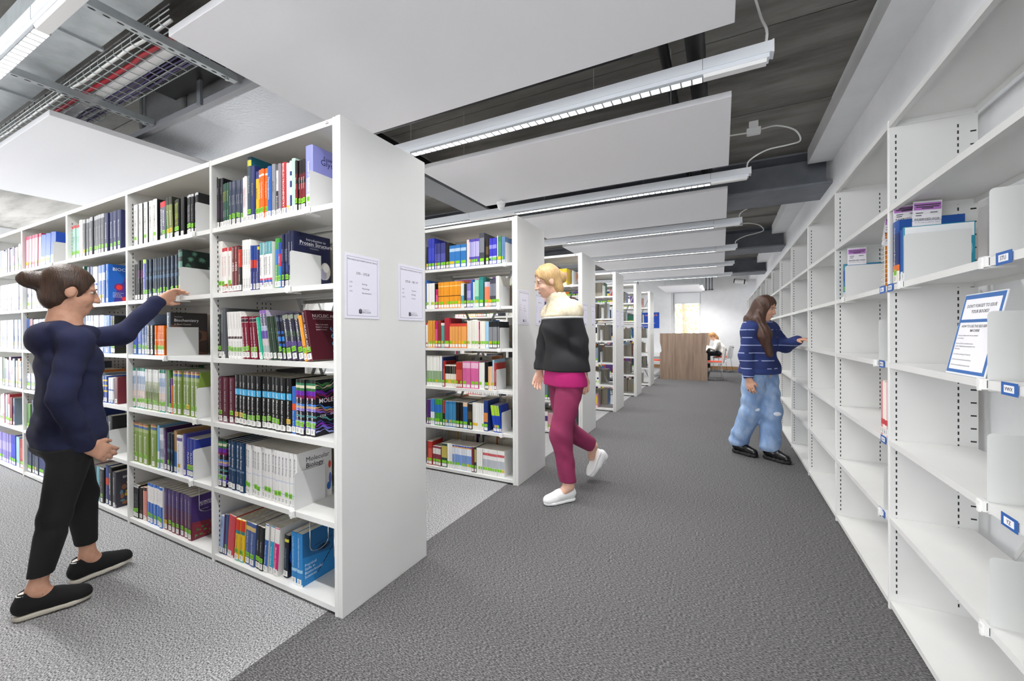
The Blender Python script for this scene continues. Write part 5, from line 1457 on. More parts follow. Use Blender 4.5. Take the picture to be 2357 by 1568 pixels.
# rest of the shelves
def bayx(bay):
    return -1.486 - bay + .0145, (-1.527 if bay == 1 else -1.486 - (bay - 1) - .0145)
for rk in range(0, 7):  # row zero stocks the unseen added bookcase, so it stops more daylight
    for bay in (1, 2, 3, 4) if rk == 0 else ((1, 2, 3, 4, 5, 6, 7) if rk == 1 else (1, 2)):
        xa, xb = bayx(bay)
        for sh in range(1, 7):
            z = ZS[sh - 1] + .0003
            y0 = RY0 + RPITCH * (rk - 1)
            # the side facing the window wall
            random_run(xa, xb - q.uniform(0, .25), y0 + RDEP - .025, z, True, sh, .27)
            if rk == 1 and bay == 3 and sh in (2, 3, 4, 5, 6):
                random_run(xa, {2: -4.2, 3: -4.3, 4: -3.96, 5: -4.16, 6: -4.14}[sh], y0 + .025, z, False, sh)
            if rk == 0 or (rk == 1 and bay > 5):
                random_run(xa, xb, y0 + .025, z, False, sh, .29)
            if rk >= 2 and (rk, bay, sh) not in done:
                if rk == 3 and bay == 1:
                    random_run(xa, xb - .12, y0 + .025, z, False, sh, .29)
                elif rk >= 4 and bay == 1:
                    random_run(xa, xb - q.uniform(.22, .34), y0 + .025, z, False, sh, .29)
                else:
                    random_run(xa, xb - q.uniform(.02, .2), y0 + .025, z, False, sh, .29)
mo = SB_.build('library_books', M_cover)
tag(mo, 'rows of mixed coloured books filling the remaining bookcase shelves', 'book', 'library books', 'stuff')

# ---- wire book supports hooked under the shelves
def wire_support(x, z, label, yb=RY0 + .1, L=.19):
    t = thing('wire_book_support', label, 'book support', (x, RY0 + .055, z - .004), group='hanging wire book supports')
    pts = []
    for i in range(13):
        w = math.pi * i / 12
        pts.append((0, .05 - .05 * math.cos(w), -L + .03 - .03 * math.sin(w)))
    pts = [(0, 0, -.01)] + pts + [(0, .1, -.01)]
    MB().tube(pts, .0022, 8).build('wire_loop', M_chrome, t, True)
    MB().box(-.012, -.004, -.012, .012, .104, -.006).build('slide', M_whiteplas, t)
wire_support(-1.752, ZS[4] - .02, 'bent wire book support hanging before the eye picture cover, end bay')
wire_support(-1.585, ZS[4] - .02, 'bent wire book support hanging beside the end panel, above the bottom shelf')
wire_support(-2.73, ZS[4] - .02, 'bent wire book support touching the purple cover, second bay')

# ---- reserved books on the wall shelving
def rbook(y_near, t, h, d, st, label, sh, ln=0, x_off=0.0):
    o, _ = make_book(t, h, d, st, label, 'reserved books on the wall shelving', (SX + .008 + x_off, y_near + t, ZR[sh] + .0003), 0, -math.pi / 2)
    return o
st = ST('x', '#1c4f9c', [(.02, .2, '#e8e4da'), (.2, .3, '#e0702a'), (.3, .8, '#16306a')], [('Developmental Biology', .3, .9, '#f2f0ea', .4)], 'g')
o = rbook(2.30, .072, .27, .205, st, 'thick royal blue reserved book beside the first upright', 1)
st = ST('x', '#2c8fa8', [(0, .1, '#2a3a90')], [], 'n')
o = rbook(2.238, .02, .225, .21, st, 'thin teal and white book behind the white bookend', 1)
cover_shapes(o, .02, [([(.003, .17), (.207, .17), (.207, .222), (.003, .222)], '#eef0f2'), ([(.12, .002), (.207, .002), (.207, .06), (.12, .05)], '#3a5fb0'), (disc(.175, .12, .028, .045), '#7ac8d4'), (disc(.175, .12, .014, .024), '#2c8fa8'), ([(.02, .178), (.09, .178), (.09, .181), (.02, .181)], '#3a3c44')])
o = rbook(2.262, .02, .22, .2, ST('x', '#2b50a4', [(0, .2, '#e8e8ec')], [], 'n'), 'slim blue book pressed against the thick blue reserved book', 1)
st = ST('x', '#2b6fae', [(.85, 1, '#48a0a8'), (0, .1, '#c83a8a')], [], 'g')
rbook(3.145, .022, .2, .2, st, 'thin blue book at the bookend in the second wall bay', 1)
rbook(3.170, .022, .21, .2, ST('x', '#2f86a8', [(0, .1, '#c83a8a'), (.5, .8, '#2b50a4')], [], 'n'), 'thin teal blue book next to its look-alike, second wall bay', 1)
# spiral bound
sp = thing('spiral_book', 'orange spiral bound book in the second wall bay', 'book', (SX + .012, 2.515, ZR[1] + .0005), group='reserved books on the wall shelving')
MB().box(.012, 0, 0, .2, .012, .26).build('page_block', M_page, sp)
MB().box(.012, -.0014, 0, .2, 0, .26).build('front_cover', mat('spiral_orange', '#e08a1c', .5, noise=((20, 20, 20), '#c8641c', .5, .6, 2)), sp)
wire = MB().tube([(.012 + .011 * math.cos(a * .7), .006 + .011 * math.sin(a * .7), .008 + a * .0024) for a in range(100)], .0014, 5).build('wire_binding', M_whiteplas, sp, True)
put_text('CSI', sp, (.1, -.0018, .19), (1, 0, 0), (0, 0, 1), .04, .15, ink('#f6ecd8'), 'cover_title')
for i, (yy, c, hh) in enumerate(((2.430, '#e8b4bc', .255), (2.452, '#f0ece4', .25), (2.477, '#efe6da', .255), (2.50, '#d88a90', .25))):
    rbook(yy, .021, hh, .19, ST('x', c, [(.2, .3, '#c84a50'), (.03, .08, '#2a3a80')], [], 'n'), '%s pink and cream book, counted from the upright, fourth shelf' % ordw[i], 3)
def slip(x, y_, z, w, h, label, tilt):
    t = thing('reservation_slip', label, 'paper slip', (x, y_, z), group='reservation slips')
    t.rotation_euler = (math.radians(-4), math.radians(tilt), 0)
    n = 5
    b = MB()
    for i in range(n):
        def C(k):
            return -.010 * (k / n) ** 2
        b.box(0, C(i) - .0003, h * i / n, w, C(i), h * (i + 1) / n)
    b.build('sheet', M_paper, t)
    MB().box(.003, C(4) - .0012, h * .72, w - .003, C(4) - .0004, h * .94).build('violet_band', mat('slip_violet', '#c07fd0', .7), t)
    lines = MB()
    for (a, c, f) in ((.06, .94, .86), (.1, .9, .80), (.3, .7, .755)):
        lines.box(w * a, C(4) - .0016, h * f, w * c, C(4) - .0013, h * f + .004)
    for (a, c, f) in ((.1, .35, .62), (.6, .85, .62), (.1, .3, .54)):
        lines.box(w * a, C(4) - .0006, h * f, w * c, C(4) - .0004, h * f + .003)
    lines.build('printed_line', M_ink, t)
    put_text('RESERVED FOR:', t, (w / 2, C(4) - .0008, h * .40), (1, 0, 0), (0, 0, 1), .0105, w * .88, M_ink, offset=.01)
    put_text('For the week of collection - Name', t, (w / 2, C(4) - .0008, h * .32), (1, 0, 0), (0, 0, 1), .006, w * .85, M_ink)
    put_text('R O G E R S', t, (w / 2, C(4) - .0008, h * .14), (1, 0, 0), (0, 0, 1), .009, w * .7, ink('#8a8c94'))
slip(.715, 2.297, ZR[1] + .205, .09, .135, 'white reservation slip with violet band rising from the thick blue book', 2)
slip(.676, 2.355, ZR[1] + .235, .09, .105, 'reservation slip half hidden behind another slip', -3)
slip(.690, 3.166, ZR[1] + .17, .09, .135, 'reservation slip standing in the thin blue books', 0)
slip(.675, 2.512, ZR[1] + .2, .08, .135, 'curled reservation slip in the orange spiral book', 6)
# ------------------------------------------------------------------ people
class Field:
    """a distance field on a grid, turned into one closed smooth surface"""
    def __init__(self, lo, hi, res):
        self.lo = np.array(lo, float)
        self.res = res
        self.n = np.ceil((np.array(hi, float) - self.lo) / res).astype(int) + 1
        self.F = np.full(tuple(self.n), 9.0, np.float32)
    def _sub(self, lo, hi, pad):
        i0 = np.maximum(np.floor((np.array(lo) - pad - self.lo) / self.res).astype(int), 0)
        i1 = np.minimum(np.ceil((np.array(hi) + pad - self.lo) / self.res).astype(int) + 1, self.n)
        if np.any(i1 <= i0):
            return None
        sl = tuple(slice(a, b) for a, b in zip(i0, i1))
        ax = [(self.lo[k] + self.res * np.arange(i0[k], i1[k])).astype(np.float32) for k in range(3)]
        return sl, ax
    def _mix(self, sl, d, k):
        A = self.F[sl]
        if k > 0:
            h = np.maximum(k - np.abs(A - d), 0) / k
            self.F[sl] = np.minimum(A, d) - h * h * k * .25
        else:
            self.F[sl] = np.minimum(A, d)
    def cone(self, a, b, ra, rb, k=.03):
        a, b = np.array(a, float), np.array(b, float)
        m = max(ra, rb)
        s = self._sub(np.minimum(a, b), np.maximum(a, b), m + k + 3 * self.res)
        if s is None:
            return self
        sl, (X, Y, Z) = s
        X, Y, Z = X[:, None, None], Y[None, :, None], Z[None, None, :]
        d = b - a
        L = float(d @ d) + 1e-12
        t = np.clip(((X - a[0]) * d[0] + (Y - a[1]) * d[1] + (Z - a[2]) * d[2]) / L, 0, 1)
        r = np.sqrt((X - a[0] - t * d[0]) ** 2 + (Y - a[1] - t * d[1]) ** 2 + (Z - a[2] - t * d[2]) ** 2)
        self._mix(sl, r - (ra + (rb - ra) * t), k)
        return self
    def chain(self, pts, rad, k=.03):
        for i in range(len(pts) - 1):
            self.cone(pts[i], pts[i + 1], rad[i], rad[i + 1], k)
        return self
    def _ell(self, c, r, ax, pad):
        c = np.array(c, float)
        s = self._sub(c - max(r), c + max(r), pad)
        if s is None:
            return None
        sl, (X, Y, Z) = s
        X, Y, Z = X[:, None, None] - c[0], Y[None, :, None] - c[1], Z[None, None, :] - c[2]
        u = [(X * a[0] + Y * a[1] + Z * a[2]) for a in ax]
        k0 = np.sqrt(sum((q / w) ** 2 for q, w in zip(u, r)))
        k1 = np.sqrt(sum((q / (w * w)) ** 2 for q, w in zip(u, r))) + 1e-9
        return sl, k0 * (k0 - 1) / k1
    def ell(self, c, r, ax=((1, 0, 0), (0, 1, 0), (0, 0, 1)), k=.03):
        q = self._ell(c, r, ax, k + 3 * self.res)
        if q:
            self._mix(q[0], q[1], k)
        return self
    def carve(self, c, r, ax=((1, 0, 0), (0, 1, 0), (0, 0, 1))):
        q = self._ell(c, r, ax, 4 * self.res)
        if q:
            self.F[q[0]] = np.maximum(self.F[q[0]], -q[1])
        return self
    def grid(self):
        return [(self.lo[k] + self.res * np.arange(self.n[k])).astype(np.float32).reshape([-1 if j == k else 1 for j in range(3)]) for k in range(3)]
    def cut(self, p, n):
        """removes what lies on the side n points to"""
        X, Y, Z = self.grid()
        self.F = np.maximum(self.F, (X - p[0]) * n[0] + (Y - p[1]) * n[1] + (Z - p[2]) * n[2])
        return self
    def folds(self, amp, fx, fy, fz, ph=0.0):
        X, Y, Z = self.grid()
        self.F = self.F + (amp * np.sin(X * fx + Y * fy + Z * fz + ph + 1.3 * np.sin(Z * fz * .37 + X * fx * .5) + .8 * np.sin(Y * 23 + Z * 11))).astype(np.float32)
        return self
    def merge(self, other, k=.01):
        self._mix((slice(None),) * 3, other.F, k)
        return self
    def mesh(self, name, m):
        F = self.F
        S_ = F < 0
        nx, ny, nz = F.shape
        cnt = np.zeros((nx - 1, ny - 1, nz - 1), np.int8)
        for dx in (0, 1):
            for dy in (0, 1):
                for dz in (0, 1):
                    cnt += S_[dx:nx - 1 + dx, dy:ny - 1 + dy, dz:nz - 1 + dz]
        act = (cnt > 0) & (cnt < 8)
        idx = np.argwhere(act)
        ids = np.full(act.shape, -1, np.int64)
        ids[act] = np.arange(len(idx))
        corners = [(a, b, c) for a in (0, 1) for b in (0, 1) for c in (0, 1)]
        V = {c: F[idx[:, 0] + c[0], idx[:, 1] + c[1], idx[:, 2] + c[2]] for c in corners}
        acc = np.zeros((len(idx), 3))
        num_ = np.zeros(len(idx))
        for a in corners:
            for k in range(3):
                if a[k] == 0:
                    b = list(a)
                    b[k] = 1
                    b = tuple(b)
                    fa, fb = V[a], V[b]
                    x = (fa < 0) != (fb < 0)
                    t = np.where(x, fa / np.where(x, fa - fb, 1), 0)
                    p = np.tile(np.array(a, float), (len(idx), 1))
                    p[:, k] += t
                    acc += p * x[:, None]
                    num_ += x
        verts = self.lo + (idx + acc / num_[:, None]) * self.res
        faces = []
        for k in range(3):
            i, j = [q for q in range(3) if q != k]
            A = [slice(None)] * 3
            B = [slice(None)] * 3
            A[k] = slice(0, -1)
            B[k] = slice(1, None)
            sa, sb = S_[tuple(A)], S_[tuple(B)]
            e = np.argwhere(sa != sb)
            e = e[(e[:, i] > 0) & (e[:, j] > 0) & (e[:, i] < self.n[i] - 1) & (e[:, j] < self.n[j] - 1)]
            if not len(e):
                continue
            inside = S_[tuple(e.T)]
            def cid(di, dj):
                c = e.copy()
                c[:, i] -= di
                c[:, j] -= dj
                return ids[tuple(c.T)]
            quad = np.stack([cid(1, 1), cid(0, 1), cid(0, 0), cid(1, 0)], 1)
            flip = inside if k != 1 else ~inside
            quad[~flip] = quad[~flip][:, ::-1]
            faces.append(quad)
        faces = np.concatenate(faces)
        me = bpy.data.meshes.new(name)
        me.vertices.add(len(verts))
        me.vertices.foreach_set('co', verts.astype(np.float32).ravel())
        me.loops.add(faces.size)
        me.loops.foreach_set('vertex_index', faces.astype(np.int32).ravel())
        me.polygons.add(len(faces))
        me.polygons.foreach_set('loop_start', (np.arange(len(faces)) * 4).astype(np.int32))
        me.polygons.foreach_set('loop_total', np.full(len(faces), 4, np.int32))
        me.update(calc_edges=True)
        me.polygons.foreach_set('use_smooth', np.ones(len(faces), bool))
        me.materials.append(m)
        me.validate()
        return me

def V3(*a):
    return np.array(a, float)
def unit(v):
    v = np.array(v, float)
    return v / np.linalg.norm(v)

def add_hand(fld, wrist, direc, palm, scale=1.0, curl=.35, thumb_sign=1, curls=None):
    """direc: wrist to knuckles; palm: the way the palm faces; thumb_sign picks the side"""
    d, p = unit(direc), unit(palm)
    p = unit(p - d * (p @ d))
    s = np.cross(p, d) * thumb_sign
    w = np.array(wrist, float)
    k = .006
    fld.cone(w - d * .015, w + d * .02 * scale, .022 * scale, .022 * scale, .015)
    base = []
    for i, off in enumerate((.030, .0105, -.009, -.027)):
        b = w + (d * (.085, .088, .084, .077)[i] + s * off) * scale
        base.append(b)
        fld.cone(w + (d * .02 + s * off * .6) * scale, b, .0135 * scale, .0105 * scale, .014)
    for i, L in enumerate((.068, .076, .071, .056)):
        c = curl if curls is None else curls[i]
        pt = base[i]
        ang = c * .5
        for j, (fr, r0_, r1_) in enumerate(((.45, .0092, .0086), (.31, .0086, .0080), (.24, .0080, .0066))):
            v = d * math.cos(ang) + p * math.sin(ang) + s * (.09, .02, -.04, -.1)[i]
            q = pt + unit(v) * L * fr * scale
            fld.cone(pt, q, r0_ * scale, r1_ * scale, .004)
            pt = q
            ang += c
    tb = w + (d * .03 + s * .024) * scale
    t1 = tb + unit(d * .75 + s * .62 + p * .25) * .040 * scale
    t2 = t1 + unit(d * .9 + s * .25 + p * (.2 + curl * .6)) * .032 * scale
    fld.cone(w + (d * .012 + s * .012) * scale, tb, .016 * scale, .0135 * scale, .012)
    fld.cone(tb, t1, .0135 * scale, .0105 * scale, .006)
    fld.cone(t1, t2, .0105 * scale, .008 * scale, .004)

def head_axes(f, up=(0, 0, 1)):
    f = unit(f)
    u = unit(np.array(up, float) - f * (np.array(up, float) @ f))
    r = np.cross(f, u)
    return r, f, u
def add_head(fld, C, f, up, neck, s=1.0):
    r, f, u = head_axes(f, up)
    ax = (r, f, u)
    C = np.array(C, float)
    fld.ell(C + (u * .022 - f * .008) * s, (.070 * s, .090 * s, .092 * s), ax, .02)
    fld.ell(C + (-u * .05 + f * .026) * s, (.053 * s, .060 * s, .066 * s), ax, .03)
    fld.ell(C + (-u * .098 + f * .06) * s, (.022 * s, .02 * s, .017 * s), ax, .025)
    for sg in (-1, 1):
        fld.ell(C + (-u * .038 + f * .058 + r * .03 * sg) * s, (.022 * s, .02 * s, .02 * s), ax, .02)
        fld.ell(C + (-u * .012 - f * .004 + r * .073 * sg) * s, (.009 * s, .021 * s, .031 * s), ax, .008)
        fld.ell(C + (u * .018 + f * .077 + r * .03 * sg) * s, (.022 * s, .010 * s, .007 * s), ax, .012)
    fld.cone(C + (u * .005 + f * .086) * s, C + (-u * .034 + f * .104) * s, .008 * s, .0115 * s, .012)
    for sg in (-1, 1):
        fld.ell(C + (-u * .037 + f * .094 + r * .011 * sg) * s, (.008 * s, .009 * s, .007 * s), ax, .006)
    fld.ell(C + (-u * .063 + f * .083) * s, (.02 * s, .010 * s, .006 * s), ax, .006)
    fld.ell(C + (-u * .075 + f * .081) * s, (.018 * s, .010 * s, .006 * s), ax, .006)
    fld.cone(C + (-u * .07 - f * .012) * s, neck, .050 * s, .054 * s, .03)
def face_parts(root, C, f, up, s, hairmat):
    r, f, u = head_axes(f, up)
    C = np.array(C, float)
    M_eye = mat('eye_white', '#d9d2cb', .4)
    M_iris = mat('iris', '#3a2a20', .2)
    M_lip = mat('lips', '#b4655c', .5)
    def blob(name, c, rad, m):
        b = MB()
        n = 10
        rows = []
        for i in range(7):
            th = math.pi * i / 6
            rows.append([tuple(c + r * (rad[0] * math.sin(th) * math.cos(2 * math.pi * j / n)) + f * (rad[1] * math.sin(th) * math.sin(2 * math.pi * j / n)) + u * (rad[2] * math.cos(th))) for j in range(n)])
        for a, b2 in zip(rows, rows[1:]):
            for j in range(n):
                b.poly([a[j], a[(j + 1) % n], b2[(j + 1) % n], b2[j]])
        return b.build(name, m, root, True)
    for sg in (-1, 1):
        e = C + (u * .002 + f * .0705 + r * .031 * sg) * s
        blob('eye', e, (.0125 * s, .0105 * s, .0072 * s), M_eye)
        blob('iris', e + f * .0085 * s, (.0062 * s, .0035 * s, .0064 * s), M_iris)
        blob('eyebrow', C + (u * .022 + f * .0855 + r * .031 * sg) * s, (.018 * s, .004 * s, .0032 * s), hairmat)
    blob('mouth', C + (-u * .0685 + f * .0905) * s, (.021 * s, .004 * s, .0055 * s), M_lip)

def shoe(root, heel, toe, up, m_up, m_sole, chunky=False, lace=None, sock=None, s=1.0):
    """heel, toe: ends of the sole on its underside"""
    heel, toe = np.array(heel, float), np.array(toe, float)
    f = unit(toe - heel)
    u = unit(np.array(up, float) - f * (np.array(up, float) @ f))
    r = np.cross(f, u)
    L = np.linalg.norm(toe - heel)
    P = lambda a, b, c: heel + f * (a * L) + r * b + u * c
    lo = np.minimum(heel, toe) - .09
    hi = np.maximum(heel, toe) + .16
    st_ = .034 if chunky else .020
    a = Field(lo, hi, .0045)
    a.cone(P(.13, 0, st_ + .03), P(.5, 0, st_ + .026), .036, .038, .02)
    a.cone(P(.5, 0, st_ + .026), P(.84, 0, st_ + .012), .038, .033, .02)
    a.cone(P(.70, 0, st_ + .014), P(.86, .004, st_ + .008), .040, .032, .02)
    a.cone(P(.14, 0, st_ + .04), P(.18, 0, st_ + .07), .035, .034, .02)
    a.cone(P(.2, 0, st_ + .062), P(.55, 0, st_ + .040), .028, .026, .03)
    a.cut(P(0, 0, st_ - .004), -u)
    a.carve(P(.19, 0, st_ + .112), (.028, .040, .036), (r, f, u))
    link('shoe_upper', a.mesh('shoe_upper', m_up), root)
    b = Field(lo, hi, .0045)
    w = .046 if chunky else .040
    b.cone(P(.14, 0, st_ / 2), P(.5, 0, st_ / 2), w - .003, w - .004, .01)
    b.cone(P(.5, 0, st_ / 2), P(.72, 0, st_ / 2), w - .004, w + .002, .02)
    b.cone(P(.72, 0, st_ / 2), P(.86, 0, st_ / 2 + .003), w + .002, w - .008, .01)
    b.cut(P(0, 0, st_), u)
    b.cut(P(0, 0, 0), -u)
    if chunky:
        X, Y, Z = b.grid()
        q = ((X - heel[0]) * f[0] + (Y - heel[1]) * f[1] + (Z - heel[2]) * f[2])
        b.F = b.F + np.where(np.sin(q * 150) > .45, .004, 0).astype(np.float32)
    link('shoe_sole', b.mesh('shoe_sole', m_sole), root)
    if lace:
        for i in range(4):
            q = .36 + .07 * i
            zz = st_ + .068 - .008 * i
            MB().tube([tuple(P(q, -.022, zz - .008)), tuple(P(q + .02, 0, zz)), tuple(P(q + .04, .022, zz - .010))], .0026, 6).build('lace', lace, root, True)
        MB().tube([tuple(P(.36, 0, st_ + .068)), tuple(P(.30, .02, st_ + .088)), tuple(P(.38, .034, st_ + .072)), tuple(P(.36, 0, st_ + .068)), tuple(P(.31, -.022, st_ + .086)), tuple(P(.40, -.032, st_ + .07))], .0024, 6).build('lace', lace, root, True)
    if sock:
        c = Field(lo, hi, .0045)
        c.cone(P(.17, 0, st_ + .05), P(.18, 0, st_ + .088), .034, .0335, .0)
        c.cut(P(0, 0, st_ + .088), u)
        link('sock', c.mesh('sock', sock), root)
    return P(.18, 0, st_ + .06)

M_skin = mat('skin', '#d8a68c', .55, noise=((40, 40, 40), '#cf9a80', .4, .7, 3))
M_skin2 = mat('skin_fair', '#e2b59e', .55, noise=((40, 40, 40), '#d9a78f', .4, .7, 3))

def hairmat(name, c, c2):
    return mat(name, c, .45, noise=((160, 160, 12), c2, .35, .65, 3), bump=((220, 220, 14), .6, .004))

# ---- reader in the navy hoodie
def person_navy():
    root = thing('person', 'person in navy hoodie and black leggings reaching for a book', 'person', (-2.76, .77, 0))
    T = V3(-2.76, .77, 0)
    g = lambda x, y_, z: V3(x, y_, z) - T
    fwd = V3(.12, .99, 0)
    C = g(-2.765, .775, 1.455)
    hf = unit(V3(.18, .97, -.16))
    neck = g(-2.765, .755, 1.285)
    shL, shR = g(-2.895, .775, 1.215), g(-2.625, .755, 1.215)
    elL, wrL = g(-2.875, 1.0, 1.24), g(-2.842, 1.142, 1.425)
    elR, wrR = g(-2.575, .69, .965), g(-2.61, .775, .735)
    hipL, hipR = g(-2.845, .77, .79), g(-2.675, .77, .79)
    knL, knR = g(-2.86, .845, .44), g(-2.69, .70, .42)
    anL, anR = g(-2.872, .862, .115), g(-2.712, .648, .11)
    lo, hi = g(-3.1, .45, 0), g(-2.4, 1.32, 1.62)
    def torso(f, q=0.0, k=.05):
        f.chain([g(-2.76, .765, .80), g(-2.76, .775, .94), g(-2.76, .775, 1.10), g(-2.76, .765, 1.21)], [.09 + q, .074 + q, .084 + q, .068 + q], k)
        f.cone(g(-2.81, .765, .80), g(-2.71, .765, .80), .088 + q, .088 + q, k)
        f.cone(g(-2.82, .775, 1.12), g(-2.70, .77, 1.12), .074 + q, .074 + q, k)
        f.cone(shL, shR, .05 + q, .05 + q, k)
    b = Field(lo, hi, .0065)
    torso(b)
    add_head(b, C, hf, (0, 0, 1), neck, .97)
    b.cone(g(-2.76, .76, 1.22), neck, .07, .056, .04)
    b.chain([shL, elL, wrL], [.047, .037, .024], .03)
    b.chain([shR, elR, wrR], [.047, .037, .024], .03)
    b.chain([hipL, knL, anL], [.074, .043, .029], .012)
    b.chain([hipR, knR, anR], [.074, .043, .029], .012)
    b.cone(anL, g(-2.87, .93, .05), .030, .03, .03)
    b.cone(anR, g(-2.69, .71, .05), .030, .03, .03)
    h = Field(lo, hi, .0065)
    add_hand(h, wrL, g(-2.835, 1.215, 1.475) - wrL, V3(.85, .1, -.5), 1.0, .42, -1, (.25, .4, .5, .55))
    add_hand(h, wrR, V3(-.05, .75, -.55), V3(-.9, 0, -.1), 1.0, .45, -1)
    b.merge(h, .012)
    link('body', b.mesh('body', M_skin), root)
    navy = mat('navy_fleece', '#23284c', .9, noise=((7, 7, 7), '#1c2140', .35, .65, 3), bump=((500, 500, 500), .25))
    n = Field(lo, hi, .008)
    torso(n, .016, .04)
    n.cone(g(-2.81, .765, .775), g(-2.71, .765, .775), .104, .104, .04)
    n.cone(g(-2.805, .768, 1.12), g(-2.81, .768, .74), .090, .106, .03)
    n.cone(g(-2.715, .768, 1.12), g(-2.71, .768, .74), .090, .106, .03)
    n.chain([shL, elL, wrL], [.058, .050, .040], .025)
    n.chain([shR, elR, wrR], [.056, .047, .039], .015)
    # hood lying on the shoulders
    n.cone(g(-2.86, .725, 1.268), g(-2.67, .715, 1.268), .042, .042, .03)
    n.ell(g(-2.765, .675, 1.225), (.10, .045, .065), k=.03)
    n.cone(g(-2.86, .82, 1.255), g(-2.68, .82, 1.25), .035, .035, .03)
    n.folds(.0022, 14, 22, 60)
    n.carve(g(-2.765, .775, 1.365), (.072, .085, .07))
    n.cut(g(-2.76, .77, .705), V3(0, 0, -1))
    dl = unit(wrL - elL)
    n2 = Field(lo, hi, .008)
    link('hoodie', n.mesh('hoodie', navy), root)
    for w_, e_ in ((wrL, elL), (wrR, elR)):
        dd = unit(w_ - e_)
        c = Field(np.minimum(w_, e_) - .08, np.maximum(w_, e_) + .08, .006)
        c.cone(w_ - dd * .055, w_ + dd * .005, .042, .036, 0)
        c.cut(w_ + dd * .008, dd).cut(w_ - dd * .06, -dd)
        link('cuff', c.mesh('cuff', navy), root)
    blk = mat('black_leggings', '#0e0f12', .75)
    l = Field(lo, hi, .008)
    l.cone(g(-2.81, .765, .76), g(-2.71, .765, .76), .090, .090, .04)
    l.cone(g(-2.82, .735, .75), g(-2.70, .735, .75), .085, .085, .05)
    l.chain([hipL, knL, anL], [.084, .053, .033], .025)
    l.chain([hipR, knR, anR], [.084, .053, .033], .025)
    l.cone(knL + V3(0, -.012, -.08), anL, .050, .031, .02)
    l.cone(knR + V3(0, -.012, -.08), anR, .050, .031, .02)
    X, Y, Z = l.grid()
    l.F = np.maximum(l.F, np.where(Y + T[1] > .755, .185, .175) - Z).astype(np.float32)
    l.cut(g(0, 0, .73), V3(0, 0, 1))
    link('leggings', l.mesh('leggings', blk), root)
    hm = hairmat('dark_brown_hair', '#33231b', '#4c3527')
    r, f_, u = head_axes(hf)
    hr = Field(lo, hi, .0065)
    ax = (r, f_, u)
    hr.ell(C + u * .026 - f_ * .012, (.080, .098, .097), ax, .02)
    hr.ell(C - u * .05 - f_ * .045, (.062, .05, .055), ax, .03)
    hr.carve(C - u * .03 + f_ * .098, (.085, .082, .092), ax)
    hr.carve(C - u * .02 + r * .085 + f_ * .01, (.028, .03, .04), ax)
    hr.carve(C - u * .02 - r * .085 + f_ * .01, (.028, .03, .04), ax)
    hr.ell(C - f_ * .125 + u * .02, (.042, .046, .040), ax, .02)
    hr.cone(C - f_ * .09 + u * .02, C - f_ * .11 + u * .02, .03, .03, .02)
    hr.folds(.0015, 90, 40, 60)
    link('hair', hr.mesh('hair', hm), root)
    face_parts(root, C, hf, (0, 0, 1), .97, hm)
    sw_, so = mat('shoe_black_knit', '#121214', .85, bump=((700, 700, 700), .3)), mat('shoe_sole_cream', '#d8d2c4', .7)
    lc, sk = mat('lace_black', '#1b1b1e', .7), mat('sock_white', '#e8e6e2', .9)
    shoe(root, g(-2.880, .800, 0.004), g(-2.866, 1.035, 0.022), (0, 0, 1), sw_, so, False, lc, sk)
    shoe(root, g(-2.738, .588, 0.002), g(-2.650, .812, 0.012), (0, 0, 1), sw_, so, False, lc, sk)
person_navy()

